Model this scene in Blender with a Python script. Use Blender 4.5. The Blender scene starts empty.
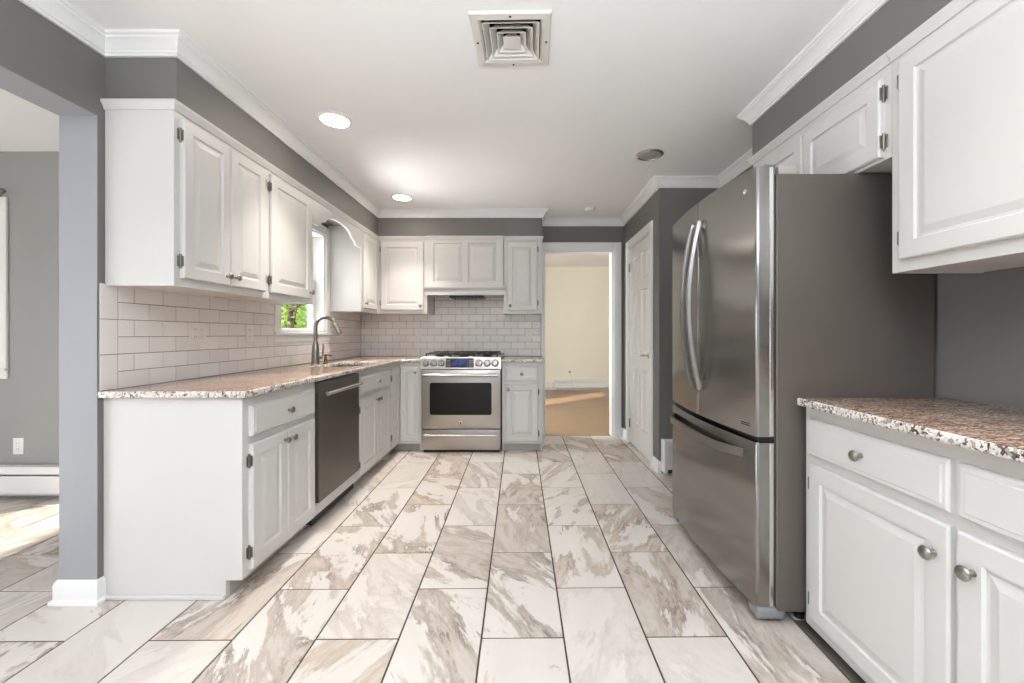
import bpy, bmesh, math, random
from mathutils import Vector, Matrix
random.seed(7)
S = bpy.context.scene
COL = S.collection
PI = math.pi

# ------------------------------------------------------------------ camera, exposure, world, sun
H_EYE = 1.137
cam_d = bpy.data.cameras.new('camera')
cam = bpy.data.objects.new('camera', cam_d); COL.objects.link(cam)
cam.location = (0, 0, H_EYE); cam.rotation_euler = (PI/2, 0, 0)
cam_d.sensor_width = 36; cam_d.lens = 418/1024*36
cam_d.shift_x = (512-523.5)/1024; cam_d.shift_y = (334-341.5)/1024
cam_d.clip_start = .02
S.camera = cam
S.view_settings.view_transform = 'Standard'; S.view_settings.look = 'None'
S.view_settings.gamma = 1; S.view_settings.use_curve_mapping = False
S.view_settings.exposure = -0.32
w = bpy.data.worlds.new('sky'); S.world = w; w.use_nodes = True
bg = w.node_tree.nodes['Background']; bg.inputs[0].default_value = (.80, .90, 1.0, 1); bg.inputs[1].default_value = 1.2
sun_d = bpy.data.lights.new('sun', 'SUN'); sun_d.energy = 18; sun_d.angle = .02; sun_d.color = (1, .94, .84)
sun = bpy.data.objects.new('sun', sun_d); COL.objects.link(sun)
sun.rotation_euler = Vector((.62, .55, -.42)).to_track_quat('-Z', 'Y').to_euler()

def area(name, loc, rot, sx, sy, power, color=(1, 1, 1)):
    d = bpy.data.lights.new(name, 'AREA'); d.shape = 'RECTANGLE'; d.size = sx; d.size_y = sy
    d.energy = power; d.color = color
    o = bpy.data.objects.new(name, d); COL.objects.link(o); o.location = loc; o.rotation_euler = rot
    return o
# daylight standing in the big windows behind the camera, in the side room and in the far room
area('daylight_rear', (-.05, -3.62, 1.25), (PI/2, 0, 0), 2.9, 1.9, 14, (.97, .985, 1))
area('daylight_side_room', (-5.24, -.25, .95), (0, -PI/2, 0), 1.5, 2.7, 80, (.97, .985, 1))
area('daylight_side_room_rear', (-3.5, -3.64, 1.25), (PI/2, 0, 0), 2.2, 1.9, 14, (.94, .965, 1))
area('daylight_far_room', (-1.55, 5.35, 1.5), (0, -PI/2, 0), 1.2, .66, 150, (.97, .985, 1))
# added fill lamp behind the camera, bounced off the ceiling to brighten the room
area('ceiling_bounce_fill', (0, -.75, 1.75), (PI, 0, 0), 1.4, 1.4, 205, (.85, .925, 1))
area('daylight_kitchen_window', (-2.75, 3.45, 2.45), (0, -math.radians(52), 0), .9, .72, 120, (.97, .985, 1))
# unseen lamp added low outside the kitchen window, lifting the far ceiling
area('ceiling_fill_kitchen_window', (-3.1, 3.45, .42), (0, -math.radians(122), 0), .9, .68, 125, (1, 1, .97))

# ------------------------------------------------------------------ node helpers
def srgb(r, g, b):
    f = lambda c: (c/255/12.92) if c/255 <= .04045 else ((c/255+.055)/1.055)**2.4
    return (f(r), f(g), f(b), 1)
def new_mat(name):
    m = bpy.data.materials.new(name); m.use_nodes = True
    nt = m.node_tree; return m, nt, nt.nodes['Principled BSDF']
def ramp(nt, stops, interp='LINEAR'):
    r = nt.nodes.new('ShaderNodeValToRGB'); r.color_ramp.interpolation = interp
    e = r.color_ramp.elements
    while len(e) < len(stops): e.new(.5)
    for i, (p, c) in enumerate(stops):
        e[i].position = p; e[i].color = c
    return r
def mapping(nt, scale=(1, 1, 1), rot=(0, 0, 0)):
    tc = nt.nodes.new('ShaderNodeTexCoord'); mp = nt.nodes.new('ShaderNodeMapping')
    mp.inputs['Scale'].default_value = scale; mp.inputs['Rotation'].default_value = rot
    nt.links.new(tc.outputs['Object'], mp.inputs[0]); return mp
def noise(nt, vec, scale, detail=4, rough=.5, dist=0):
    n = nt.nodes.new('ShaderNodeTexNoise')
    n.inputs['Scale'].default_value = scale; n.inputs['Detail'].default_value = detail
    n.inputs['Roughness'].default_value = rough; n.inputs['Distortion'].default_value = dist
    if vec is not None: nt.links.new(vec, n.inputs['Vector'])
    return n
def mix(nt, fac, a, b, mode='MIX'):
    m = nt.nodes.new('ShaderNodeMix'); m.data_type = 'RGBA'; m.blend_type = mode
    for sock, v in ((m.inputs[0], fac), (m.inputs[6], a), (m.inputs[7], b)):
        if hasattr(v, 'is_output'): nt.links.new(v, sock)
        else: sock.default_value = v
    return m.outputs[2]
def bump(nt, b, height, strength=.2, dist=.002):
    n = nt.nodes.new('ShaderNodeBump'); n.inputs['Strength'].default_value = strength; n.inputs['Distance'].default_value = dist
    nt.links.new(height, n.inputs['Height']); nt.links.new(n.outputs[0], b.inputs['Normal'])
def math_node(nt, op, a, b=None):
    n = nt.nodes.new('ShaderNodeMath'); n.operation = op
    for i, v in enumerate((a, b)):
        if v is None: continue
        if hasattr(v, 'is_output'): nt.links.new(v, n.inputs[i])
        else: n.inputs[i].default_value = v
    return n.outputs[0]

def plain(name, col, rough=.5, metal=0., bumps=None, spec=.5, var=.03):
    m, nt, b = new_mat(name)
    mp = mapping(nt)
    n = noise(nt, mp.outputs[0], 3.0, 3)
    c2 = tuple(min(1, c*(1-var)) for c in col[:3])+(1,)
    c1 = tuple(min(1, c*(1+var)) for c in col[:3])+(1,)
    nt.links.new(mix(nt, n.outputs[0], c2, c1), b.inputs['Base Color'])
    b.inputs['Roughness'].default_value = rough; b.inputs['Metallic'].default_value = metal
    b.inputs['Specular IOR Level'].default_value = spec
    if bumps:
        n2 = noise(nt, mp.outputs[0], bumps[0], 4); bump(nt, b, n2.outputs[0], bumps[1], bumps[2])
    return m
def emissive(name, col, strength):
    m, nt, b = new_mat(name); b.inputs['Base Color'].default_value = col
    b.inputs['Emission Color'].default_value = col; b.inputs['Emission Strength'].default_value = strength
    return m
def steel(name, col, rough, stretch=(1, 1, 60), rvar=.05):
    m, nt, b = new_mat(name)
    mp = mapping(nt, stretch)
    n = noise(nt, mp.outputs[0], 14, 5, .6)
    c1 = tuple(c*.965 for c in col[:3])+(1,); c2 = tuple(min(1, c*1.03) for c in col[:3])+(1,)
    nt.links.new(mix(nt, n.outputs[0], c1, c2), b.inputs['Base Color'])
    r = math_node(nt, 'MULTIPLY_ADD', n.outputs[0], rvar); r.node.inputs[2].default_value = rough-rvar/2
    nt.links.new(r, b.inputs['Roughness'])
    b.inputs['Metallic'].default_value = 1; b.inputs['Anisotropic'].default_value = .75
    tg = nt.nodes.new('ShaderNodeTangent'); tg.direction_type = 'RADIAL'; tg.axis = 'Z'; nt.links.new(tg.outputs[0], b.inputs['Tangent'])
    bump(nt, b, n.outputs[0], .015, .0005)
    return m

M = {}
M['wall'] = plain('grey wall paint', srgb(115, 113, 111), .55, bumps=(90, .08, .001))
M['wall_side'] = plain('pale grey wall paint', srgb(156, 156, 154), .55, bumps=(90, .08, .001))
M['jamb'] = plain('pale blue grey paint', srgb(156, 158, 163), .5, bumps=(90, .08, .001))
M['cream'] = plain('cream wall paint', srgb(236, 232, 216), .6, bumps=(90, .08, .001))
M['ceiling'] = plain('white ceiling paint', srgb(249, 249, 249), .7, bumps=(60, .08, .001))
M['trim'] = plain('white trim paint', srgb(239, 239, 238), .32)
M['cab'] = plain('white cabinet lacquer', srgb(211, 209, 206), .36, var=.012)
M['nickel'] = plain('brushed nickel', srgb(150, 146, 140), .28, 1.)
M['hinge'] = plain('dark nickel', srgb(135, 131, 125), .32, 1.)
M['steel'] = steel('brushed steel', srgb(150, 148, 145), .24, (60, 60, 1))
M['steel_h'] = steel('brushed steel sideways grain', srgb(188, 182, 176), .34, (1, 1, 60))
M['steel_bright'] = plain('polished steel', srgb(214, 212, 208), .2, 1.)
M['handle'] = plain('satin steel', srgb(150, 147, 143), .28, 1.)
M['fridge_side'] = plain('textured grey appliance paint', srgb(104, 97, 91), .42, .35, bumps=(400, .1, .0006))
M['dw'] = steel('dark brushed steel', srgb(112, 106, 102), .36, (1, 1, 60))
M['black'] = plain('black enamel', srgb(22, 22, 23), .3)
M['iron'] = plain('cast iron', srgb(28, 27, 27), .5, bumps=(200, .2, .001))
M['rubber'] = plain('dark seal', srgb(34, 33, 32), .6)
M['grey_plastic'] = plain('grey plastic', srgb(128, 129, 130), .4)
M['beige_plastic'] = plain('taupe plastic', srgb(165, 158, 152), .45)
M['plate'] = plain('cream plate plastic', srgb(238, 232, 228), .35)
M['white_plastic'] = plain('white plastic', srgb(238, 238, 238), .35)
M['vent'] = plain('aged vent enamel', srgb(220, 217, 210), .45, var=.08)
M['duct'] = plain('dark duct', srgb(30, 28, 26), .8)
M['bronze'] = plain('aged brass', srgb(120, 98, 66), .35, 1.)
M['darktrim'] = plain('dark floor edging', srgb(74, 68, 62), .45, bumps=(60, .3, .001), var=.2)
M['toe'] = plain('grey toe kick', srgb(176, 172, 168), .45)
M['heater'] = plain('white heater enamel', srgb(236, 236, 236), .35)
M['lamp_on'] = emissive('lit lamp lens', (1, .88, .74, 1), 60)
M['lamp_off'] = plain('frosted lamp lens', srgb(165, 163, 160), .3)
M['display'] = None
M['bark'] = plain('bark', srgb(84, 70, 58), .9, bumps=(30, .6, .02), var=.2)
M['lawn'] = plain('lawn', srgb(96, 130, 58), .9, var=.2)
M['cord'] = plain('white cord', srgb(225, 222, 214), .5)

def mk_display():
    m, nt, b = new_mat('blue oven display')
    mp = mapping(nt, (1, 1, 1))
    n = noise(nt, mp.outputs[0], 22, 2)
    r = ramp(nt, [(.35, (.004, .006, .03, 1)), (.62, (.012, .03, .22, 1))])
    nt.links.new(n.outputs[0], r.inputs[0]); nt.links.new(r.outputs[0], b.inputs['Base Color'])
    nt.links.new(r.outputs[0], b.inputs['Emission Color']); b.inputs['Emission Strength'].default_value = .12
    b.inputs['Roughness'].default_value = .12
    return m
M['display'] = mk_display()

def mk_oven_glass():
    m, nt, b = new_mat('dark oven glass'); b.inputs['Base Color'].default_value = (.012, .011, .010, 1)
    mp = mapping(nt, (1, 1, 1)); n = noise(nt, mp.outputs[0], 2, 2)
    nt.links.new(mix(nt, n.outputs[0], (.010, .009, .008, 1), (.02, .018, .016, 1)), b.inputs['Base Color'])
    b.inputs['Roughness'].default_value = .06; b.inputs['Specular IOR Level'].default_value = .22
    return m
M['oven_glass'] = mk_oven_glass()

def mk_glass():
    m, nt, b = new_mat('window glass')
    out = nt.nodes['Material Output']
    t = nt.nodes.new('ShaderNodeBsdfTransparent'); g = nt.nodes.new('ShaderNodeBsdfGlossy'); g.inputs['Roughness'].default_value = .02
    mx = nt.nodes.new('ShaderNodeMixShader')
    mx.inputs[0].default_value = .05; nt.links.new(t.outputs[0], mx.inputs[1]); nt.links.new(g.outputs[0], mx.inputs[2])
    nt.links.new(mx.outputs[0], out.inputs[0])
    return m
M['glass'] = mk_glass()

def mk_leaf():
    m, nt, b = new_mat('leaf green')
    mp = mapping(nt); n = noise(nt, mp.outputs[0], 1.6, 3)
    r = ramp(nt, [(.3, srgb(84, 120, 44)), (.55, srgb(150, 186, 84)), (.75, srgb(206, 222, 140))])
    nt.links.new(n.outputs[0], r.inputs[0]); nt.links.new(r.outputs[0], b.inputs['Base Color'])
    b.inputs['Roughness'].default_value = .6
    tr = nt.nodes.new('ShaderNodeBsdfTranslucent'); nt.links.new(r.outputs[0], tr.inputs[0])
    mx = nt.nodes.new('ShaderNodeMixShader'); mx.inputs[0].default_value = .45
    nt.links.new(b.outputs[0], mx.inputs[1]); nt.links.new(tr.outputs[0], mx.inputs[2])
    nt.links.new(mx.outputs[0], nt.nodes['Material Output'].inputs[0])
    return m
M['leaf'] = mk_leaf()

def mk_wood_floor():
    m, nt, b = new_mat('oak floor boards')
    mp = mapping(nt, (1, 1, 1))
    br = nt.nodes.new('ShaderNodeTexBrick'); nt.links.new(mp.outputs[0], br.inputs['Vector'])
    br.inputs['Color1'].default_value = srgb(150, 120, 90); br.inputs['Color2'].default_value = srgb(134, 104, 76)
    br.inputs['Mortar'].default_value = srgb(110, 80, 52); br.inputs['Scale'].default_value = 1
    br.inputs['Brick Width'].default_value = .9; br.inputs['Row Height'].default_value = .058; br.inputs['Mortar Size'].default_value = .0012
    mp2 = mapping(nt, (1.2, 26, 1)); n = noise(nt, mp2.outputs[0], 3, 5, .6)
    nt.links.new(mix(nt, .35, br.outputs[0], mix(nt, n.outputs[0], srgb(104, 78, 54), srgb(166, 136, 104)), 'MIX'), b.inputs['Base Color'])
    b.inputs['Roughness'].default_value = .3
    return m
M['oak'] = mk_wood_floor()

def mk_tile_floor():
    m, nt, b = new_mat('marbled porcelain')
    at = nt.nodes.new('ShaderNodeAttribute'); at.attribute_name = 'tile'
    sp = nt.nodes.new('ShaderNodeSeparateColor'); nt.links.new(at.outputs['Color'], sp.inputs[0])
    tc = nt.nodes.new('ShaderNodeTexCoord')
    off = nt.nodes.new('ShaderNodeVectorMath'); off.operation = 'SCALE'; off.inputs['Scale'].default_value = 60
    nt.links.new(at.outputs['Color'], off.inputs[0])
    add = nt.nodes.new('ShaderNodeVectorMath'); add.operation = 'ADD'
    nt.links.new(tc.outputs['Object'], add.inputs[0]); nt.links.new(off.outputs[0], add.inputs[1])
    rt = nt.nodes.new('ShaderNodeVectorRotate'); rt.rotation_type = 'Z_AXIS'
    ang = math_node(nt, 'MULTIPLY_ADD', sp.outputs[1], 2.0); ang.node.inputs[2].default_value = -1.2
    nt.links.new(add.outputs[0], rt.inputs['Vector']); nt.links.new(ang, rt.inputs['Angle'])
    mp = nt.nodes.new('ShaderNodeMapping'); mp.inputs['Scale'].default_value = (3.4, 1.15, 1)
    nt.links.new(rt.outputs[0], mp.inputs[0])
    v = mp.outputs[0]
    base = mix(nt, noise(nt, v, 1.5, 5, .55).outputs[0], srgb(202, 195, 187), srgb(226, 220, 214))
    # broad taupe clouds whose strength differs from tile to tile
    n1 = noise(nt, v, 1.25, 10, .66, .45)
    cl = ramp(nt, [(.47, (0, 0, 0, 1)), (.53, (.75, .75, .75, 1)), (.60, (.35, .35, .35, 1)), (.72, (.9, .9, .9, 1))])
    nt.links.new(n1.outputs[0], cl.inputs[0])
    amt = ramp(nt, [(0, (.1, .1, .1, 1)), (.3, (.35, .35, .35, 1)), (.65, (.85, .85, .85, 1)), (1, (1, 1, 1, 1))])
    nt.links.new(sp.outputs[2], amt.inputs[0])
    f1 = math_node(nt, 'MULTIPLY', cl.outputs[0], amt.outputs[0])
    tint = mix(nt, sp.outputs[0], srgb(134, 117, 103), srgb(172, 138, 100))
    c = mix(nt, math_node(nt, 'MULTIPLY', f1, .85), base, tint)
    # dark thin veins along the edge of the clouds
    n2 = noise(nt, v, 1.25, 11, .70, .45)
    vn = ramp(nt, [(.475, (0, 0, 0, 1)), (.505, (1, 1, 1, 1)), (.535, (0, 0, 0, 1))])
    nt.links.new(n2.outputs[0], vn.inputs[0])
    n3 = noise(nt, v, 2.6, 4, .6)
    k = ramp(nt, [(.42, (0, 0, 0, 1)), (.62, (1, 1, 1, 1))]); nt.links.new(n3.outputs[0], k.inputs[0])
    f2 = math_node(nt, 'MULTIPLY', math_node(nt, 'MULTIPLY', vn.outputs[0], k.outputs[0]), amt.outputs[0])
    vt = mix(nt, sp.outputs[0], srgb(74, 60, 52), srgb(104, 72, 44))
    c = mix(nt, math_node(nt, 'MULTIPLY', f2, .85), c, vt)
    # fine grain streaks
    mp2 = nt.nodes.new('ShaderNodeMapping'); mp2.inputs['Scale'].default_value = (30, 5, 1); nt.links.new(rt.outputs[0], mp2.inputs[0])
    n4 = noise(nt, mp2.outputs[0], 1.5, 5, .7)
    g = ramp(nt, [(.5, (0, 0, 0, 1)), (.75, (1, 1, 1, 1))]); nt.links.new(n4.outputs[0], g.inputs[0])
    f3 = math_node(nt, 'MULTIPLY', math_node(nt, 'MULTIPLY', g.outputs[0], f1), .6)
    c = mix(nt, f3, c, srgb(120, 100, 82))
    nt.links.new(c, b.inputs['Base Color'])
    b.inputs['Roughness'].default_value = .34
    return m
M['tile'] = mk_tile_floor()
M['grout'] = plain('brown grout', srgb(72, 62, 54), .8, var=.1)

def mk_splash():
    m, nt, b = new_mat('glazed subway tile')
    at = nt.nodes.new('ShaderNodeAttribute'); at.attribute_name = 'tile'
    sp = nt.nodes.new('ShaderNodeSeparateColor'); nt.links.new(at.outputs['Color'], sp.inputs[0])
    c = mix(nt, sp.outputs[0], srgb(236, 231, 227), srgb(245, 241, 237))
    nt.links.new(c, b.inputs['Base Color']); b.inputs['Roughness'].default_value = .16
    mp = mapping(nt); n = noise(nt, mp.outputs[0], 9, 2); bump(nt, b, n.outputs[0], .12, .01)
    return m
M['splash'] = mk_splash()
M['splash_grout'] = plain('grey grout', srgb(126, 119, 113), .8)

def mk_granite(name, edge=False):
    m, nt, b = new_mat(name)
    mp = mapping(nt, (1, 1, 1) if edge else (1, 3.6, 1))
    n0 = noise(nt, mp.outputs[0], 9, 4, .6)
    vm = nt.nodes.new('ShaderNodeVectorMath'); vm.operation = 'MULTIPLY_ADD'
    nt.links.new(n0.outputs[1], vm.inputs[0]); vm.inputs[1].default_value = (.03, .03, .03); nt.links.new(mp.outputs[0], vm.inputs[2])
    v = nt.nodes.new('ShaderNodeTexVoronoi'); v.inputs['Scale'].default_value = 150 if edge else 120
    nt.links.new(vm.outputs[0], v.inputs['Vector'])
    sp = nt.nodes.new('ShaderNodeSeparateColor'); nt.links.new(v.outputs['Color'], sp.inputs[0])
    if edge:
        r = ramp(nt, [(0, srgb(34, 29, 28)), (.20, srgb(98, 82, 74)), (.33, srgb(166, 156, 148)), (.5, srgb(216, 212, 206)), (.8, srgb(232, 230, 226)), (.93, srgb(150, 120, 104))], 'CONSTANT')  # whiter stops put the glare on the rounded edge into the stone colour
    else:
        r = ramp(nt, [(0, srgb(46, 34, 30)), (.15, srgb(84, 58, 48)), (.32, srgb(140, 106, 86)), (.54, srgb(176, 150, 130)), (.73, srgb(210, 198, 186)), (.88, srgb(112, 96, 88))], 'CONSTANT')
    n2 = noise(nt, mp.outputs[0], 16, 5, .65)
    val = math_node(nt, 'ADD', math_node(nt, 'MULTIPLY', sp.outputs[0], .62), math_node(nt, 'MULTIPLY_ADD', n2.outputs[0], 1.3))
    val.node.inputs[1].links[0].from_node.inputs[2].default_value = -.42
    nt.links.new(val, r.inputs[0])
    nt.links.new(r.outputs[0], b.inputs['Base Color'])
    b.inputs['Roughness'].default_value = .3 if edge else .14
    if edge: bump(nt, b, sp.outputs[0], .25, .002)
    return m
M['granite'] = mk_granite('polished granite'); M['granite_edge_glare'] = mk_granite('chiselled granite edge with painted glare', True)

# ------------------------------------------------------------------ mesh helpers
class MB:
    def __init__(s): s.v = []; s.f = []; s.m = []; s.t = []; s.mi = 0
    def face(s, pts, tile=None):
        i = len(s.v); s.v += [tuple(p) for p in pts]; s.f.append(list(range(i, i+len(pts)))); s.m.append(s.mi); s.t.append(tile)
    def add_bm(s, bm):
        bm.verts.index_update(); i = len(s.v); s.v += [tuple(x.co) for x in bm.verts]
        for f in bm.faces: s.f.append([i+x.index for x in f.verts]); s.m.append(s.mi); s.t.append(None)
        bm.free(); return s
    def box(s, x0, x1, y0, y1, z0, z1, bev=0, seg=1):
        bm = bmesh.new(); bmesh.ops.create_cube(bm, size=1)
        for q in bm.verts:
            q.co = ((x0+x1)/2+q.co.x*(x1-x0), (y0+y1)/2+q.co.y*(y1-y0), (z0+z1)/2+q.co.z*(z1-z0))
        if bev: bmesh.ops.bevel(bm, geom=bm.edges[:], offset=bev, segments=seg, affect='EDGES', profile=.5)
        return s.add_bm(bm)
    def prism(s, poly, axis, a, b):
        """extrude 2D poly along axis ('x': poly=(y,z), 'y': poly=(x,z), 'z': poly=(x,y))"""
        def P(p, t): return {'x': (t, p[0], p[1]), 'y': (p[0], t, p[1]), 'z': (p[0], p[1], t)}[axis]
        i = len(s.v); n = len(poly)
        s.v += [P(p, a) for p in poly]+[P(p, b) for p in poly]
        fs = [[i+k for k in range(n)][::-1], [i+n+k for k in range(n)]]+[[i+k, i+(k+1) % n, i+n+(k+1) % n, i+n+k] for k in range(n)]
        for f in fs: s.f.append(f); s.m.append(s.mi); s.t.append(None)
        return s
    def lathe(s, prof, o, axis, n=20, sx=1):
        """prof: (radius, dist along axis)"""
        ax = Vector(axis).normalized(); u = ax.orthogonal().normalized(); w_ = ax.cross(u); o = Vector(o)
        i = len(s.v)
        for r, d in prof:
            for k in range(n):
                a = 2*PI*k/n; s.v.append(tuple(o+ax*d+u*(r*math.cos(a)*sx)+w_*(r*math.sin(a))))
        for j in range(len(prof)-1):
            for k in range(n):
                s.f.append([i+j*n+k, i+j*n+(k+1) % n, i+(j+1)*n+(k+1) % n, i+(j+1)*n+k]); s.m.append(s.mi); s.t.append(None)
        s.f.append([i+k for k in range(n)][::-1]); s.m.append(s.mi); s.t.append(None)
        e = i+(len(prof)-1)*n; s.f.append([e+k for k in range(n)]); s.m.append(s.mi); s.t.append(None)
        return s
    def tube(s, pts, rad, n=12, sec=None):
        pts = [Vector(p) for p in pts]; N = len(pts)
        rad = rad if isinstance(rad, (list, tuple)) else [rad]*N
        i = len(s.v); u = None
        for j, p in enumerate(pts):
            t = (pts[min(j+1, N-1)]-pts[max(j-1, 0)]).normalized()
            u = t.orthogonal().normalized() if u is None else (u-t*u.dot(t)).normalized()
            w_ = t.cross(u)
            for k in range(n):
                a = 2*PI*k/n; s.v.append(tuple(p+u*(rad[j]*math.cos(a))+w_*(rad[j]*math.sin(a))))
        for j in range(N-1):
            for k in range(n):
                s.f.append([i+j*n+k, i+j*n+(k+1) % n, i+(j+1)*n+(k+1) % n, i+(j+1)*n+k]); s.m.append(s.mi); s.t.append(None)
        s.f.append([i+k for k in range(n)][::-1]); s.m.append(s.mi); s.t.append(None)
        e = i+(N-1)*n; s.f.append([e+k for k in range(n)]); s.m.append(s.mi); s.t.append(None)
        return s
    def sweep(s, prof, path, z, closed=False):
        """prof: (outwards, dz) ring swept along a 2D path, outwards = right hand side of the path"""
        P = [Vector(p) for p in path]; N = len(P); off = []
        for j in range(N):
            d1 = (P[j]-P[j-1]).normalized() if j > 0 else None
            d2 = (P[j+1]-P[j]).normalized() if j < N-1 else None
            n1 = Vector((d1.y, -d1.x)) if d1 else None; n2 = Vector((d2.y, -d2.x)) if d2 else None
            if n1 is None: off.append(n2)
            elif n2 is None: off.append(n1)
            else:
                q = (n1+n2).normalized(); off.append(q/max(.2, q.dot(n1)))
        i = len(s.v); n = len(prof)
        for j in range(N):
            for o, dz in prof: s.v.append((P[j].x+off[j].x*o, P[j].y+off[j].y*o, z+dz))
        for j in range(N-1):
            for k in range(n):
                s.f.append([i+j*n+k, i+(j+1)*n+k, i+(j+1)*n+(k+1) % n, i+j*n+(k+1) % n]); s.m.append(s.mi); s.t.append(None)
        s.f.append([i+k for k in range(n)]); s.m.append(s.mi); s.t.append(None)
        e = i+(N-1)*n; s.f.append([e+k for k in range(n)][::-1]); s.m.append(s.mi); s.t.append(None)
        return s
    def mesh(s, name, mats, smooth=35):
        me = bpy.data.meshes.new(name); me.from_pydata(s.v, [], s.f)
        for m in (mats if isinstance(mats, (list, tuple)) else [mats]): me.materials.append(m)
        me.polygons.foreach_set('material_index', s.m)
        if any(t for t in s.t):
            ca = me.color_attributes.new('tile', 'FLOAT_COLOR', 'CORNER')
            for p in me.polygons:
                c = s.t[p.index] or (0, 0, 0)
                for li in p.loop_indices: ca.data[li].color = (*c, 1)
        bm = bmesh.new(); bm.from_mesh(me); bmesh.ops.recalc_face_normals(bm, faces=bm.faces[:]); bm.to_mesh(me); bm.free()
        me.polygons.foreach_set('use_smooth', [True]*len(me.polygons)); me.set_sharp_from_angle(angle=math.radians(smooth))
        return me
def obj(name, mb, mats, parent=None, loc=(0, 0, 0), rot=(0, 0, 0), smooth=35):
    me = mb if isinstance(mb, bpy.types.Mesh) else mb.mesh(name, mats, smooth)
    o = bpy.data.objects.new(name, me); COL.objects.link(o); o.parent = parent; o.location = loc; o.rotation_euler = rot
    return o
def tag(o, label, cat=None, group=None, kind=None):
    o['label'] = label
    if cat: o['category'] = cat
    if group: o['group'] = group
    if kind: o['kind'] = kind
    return o
def thing(name, label, cat, loc=(0, 0, 0), rz=0, group=None):
    o = bpy.data.objects.new(name, None); COL.objects.link(o); o.location = loc; o.rotation_euler = (0, 0, rz); o.empty_display_size = .1
    return tag(o, label, cat, group)
def struct(name, mb, mats, label, parent=None, smooth=35):
    o = obj(name, mb, mats, parent, smooth=smooth); return tag(o, label, kind='structure')
def copy_tree(o, parent=None):
    c = o.copy(); COL.objects.link(c); c.parent = parent
    for ch in o.children: copy_tree(ch, c)
    return c

# ------------------------------------------------------------------ layout numbers (metres; x right, y away from the camera, z up)
HC = 2.41
XL, XR, YB, YREAR = -1.805, 1.62, 4.63, -3.5
XBF, XUF = -1.207, -1.505          # left base and upper face planes
YBF, YUF = 4.03, 4.30              # back base and upper face planes
XRB, XRU = 1.094, 1.31             # right base and upper face planes
YE = 1.80                          # near end of the left cabinets
CT = .894; CB = .864               # counter top and underside
UB, UT = 1.346, 2.14               # upper cabinets bottom and top
XPAN, YPAN = 1.11, 3.42            # pantry closet walls

# ------------------------------------------------------------------ floor
def build_floor():
    bm = bmesh.new(); lay = bm.loops.layers.float_color.new('tile')
    px, py, g = .3085, .6126, .0064
    sl = -.0098; x0c, y0 = -.142, 1.5635
    def P(u, v): return (x0c+u+sl*v, v-sl*u)
    def col(r):
        return r
    rng = random.Random(21)
    for k in range(-17, 7):
        for n in range(-9, 6):
            yy = y0+n*py+(py/2 if k % 2 else 0)
            a, b_, c, d = k*px+g/2, (k+1)*px-g/2, yy+g/2, yy+py-g/2
            t = (rng.random(), rng.random(), rng.random(), 1)
            e = .0012
            top = [P(a+e, c+e), P(b_-e, c+e), P(b_-e, d-e), P(a+e, d-e)]; low = [P(a, c), P(b_, c), P(b_, d), P(a, d)]
            vt = [bm.verts.new((x, y, 0)) for x, y in top]; vl = [bm.verts.new((x, y, -.0022)) for x, y in low]
            fs = [bm.faces.new(vt)]+[bm.faces.new([vl[i], vl[(i+1) % 4], vt[(i+1) % 4], vt[i]]) for i in range(4)]
            for f in fs:
                for l in f.loops: l[lay] = t
    gv = [bm.verts.new(p) for p in ((-5.3, -3.7, -.002), (2.0, -3.7, -.002), (2.0, 4.66, -.002), (-5.3, 4.66, -.002))]
    f = bm.faces.new(gv); f.material_index = 1
    bmesh.ops.bisect_plane(bm, geom=bm.verts[:]+bm.edges[:]+bm.faces[:], plane_co=(0, 4.66, 0), plane_no=(0, 1, 0), clear_outer=True)
    bmesh.ops.bisect_plane(bm, geom=bm.verts[:]+bm.edges[:]+bm.faces[:], plane_co=(2.0, 0, 0), plane_no=(1, 0, 0), clear_outer=True)
    bmesh.ops.bisect_plane(bm, geom=bm.verts[:]+bm.edges[:]+bm.faces[:], plane_co=(0, -3.7, 0), plane_no=(0, -1, 0), clear_outer=True)
    me = bpy.data.meshes.new('floor'); bm.to_mesh(me); bm.free()
    me.materials.append(M['tile']); me.materials.append(M['grout'])
    tag(obj('floor', me, None), 'marbled beige and white rectangular floor tiles with dark grout', kind='structure')
build_floor()
struct('floor.001', MB().box(-1.4, 3.3, 4.66, 8.6, -.03, -.002), M['oak'], 'brown oak floor boards of the room beyond the doorway')

# ------------------------------------------------------------------ walls
def wall_with_holes(mb, fixed, t0, t1, u0, u1, z0, z1, holes):
    """wall slab: fixed 'x' (slab between x=t0..t1, runs along y) or 'y'; holes (u0,u1,z0,z1)"""
    us = sorted({u0, u1, *[h[0] for h in holes], *[h[1] for h in holes]}); zs = sorted({z0, z1, *[h[2] for h in holes], *[h[3] for h in holes]})
    for i in range(len(us)-1):
        for j in range(len(zs)-1):
            cu, cz = (us[i]+us[i+1])/2, (zs[j]+zs[j+1])/2
            if any(h[0] < cu < h[1] and h[2] < cz < h[3] for h in holes): continue
            if fixed == 'x': mb.box(t0, t1, us[i], us[i+1], zs[j], zs[j+1])
            else: mb.box(us[i], us[i+1], t0, t1, zs[j], zs[j+1])
    return mb
XLO = -1.965
WIN = (3.085, 3.795, 1.15, 2.03)
struct('wall_left', wall_with_holes(MB(), 'x', XLO, XL, -3.5, YB, 0, HC, [(-1.9, 1.77, -.01, 2.062), WIN]), M['wall'], 'grey left wall with a wide cased opening into the side room')
mb = MB().box(XLO, XL+.0005, 1.7685, 1.7705, 0, 2.062).box(XLO, XL+.0005, -1.9, 1.769, 2.0605, 2.0625)
struct('trim_5', mb, M['jamb'], 'pale blue grey painted lining of the wide opening')
DOORWAY = (.227, .991)
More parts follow.
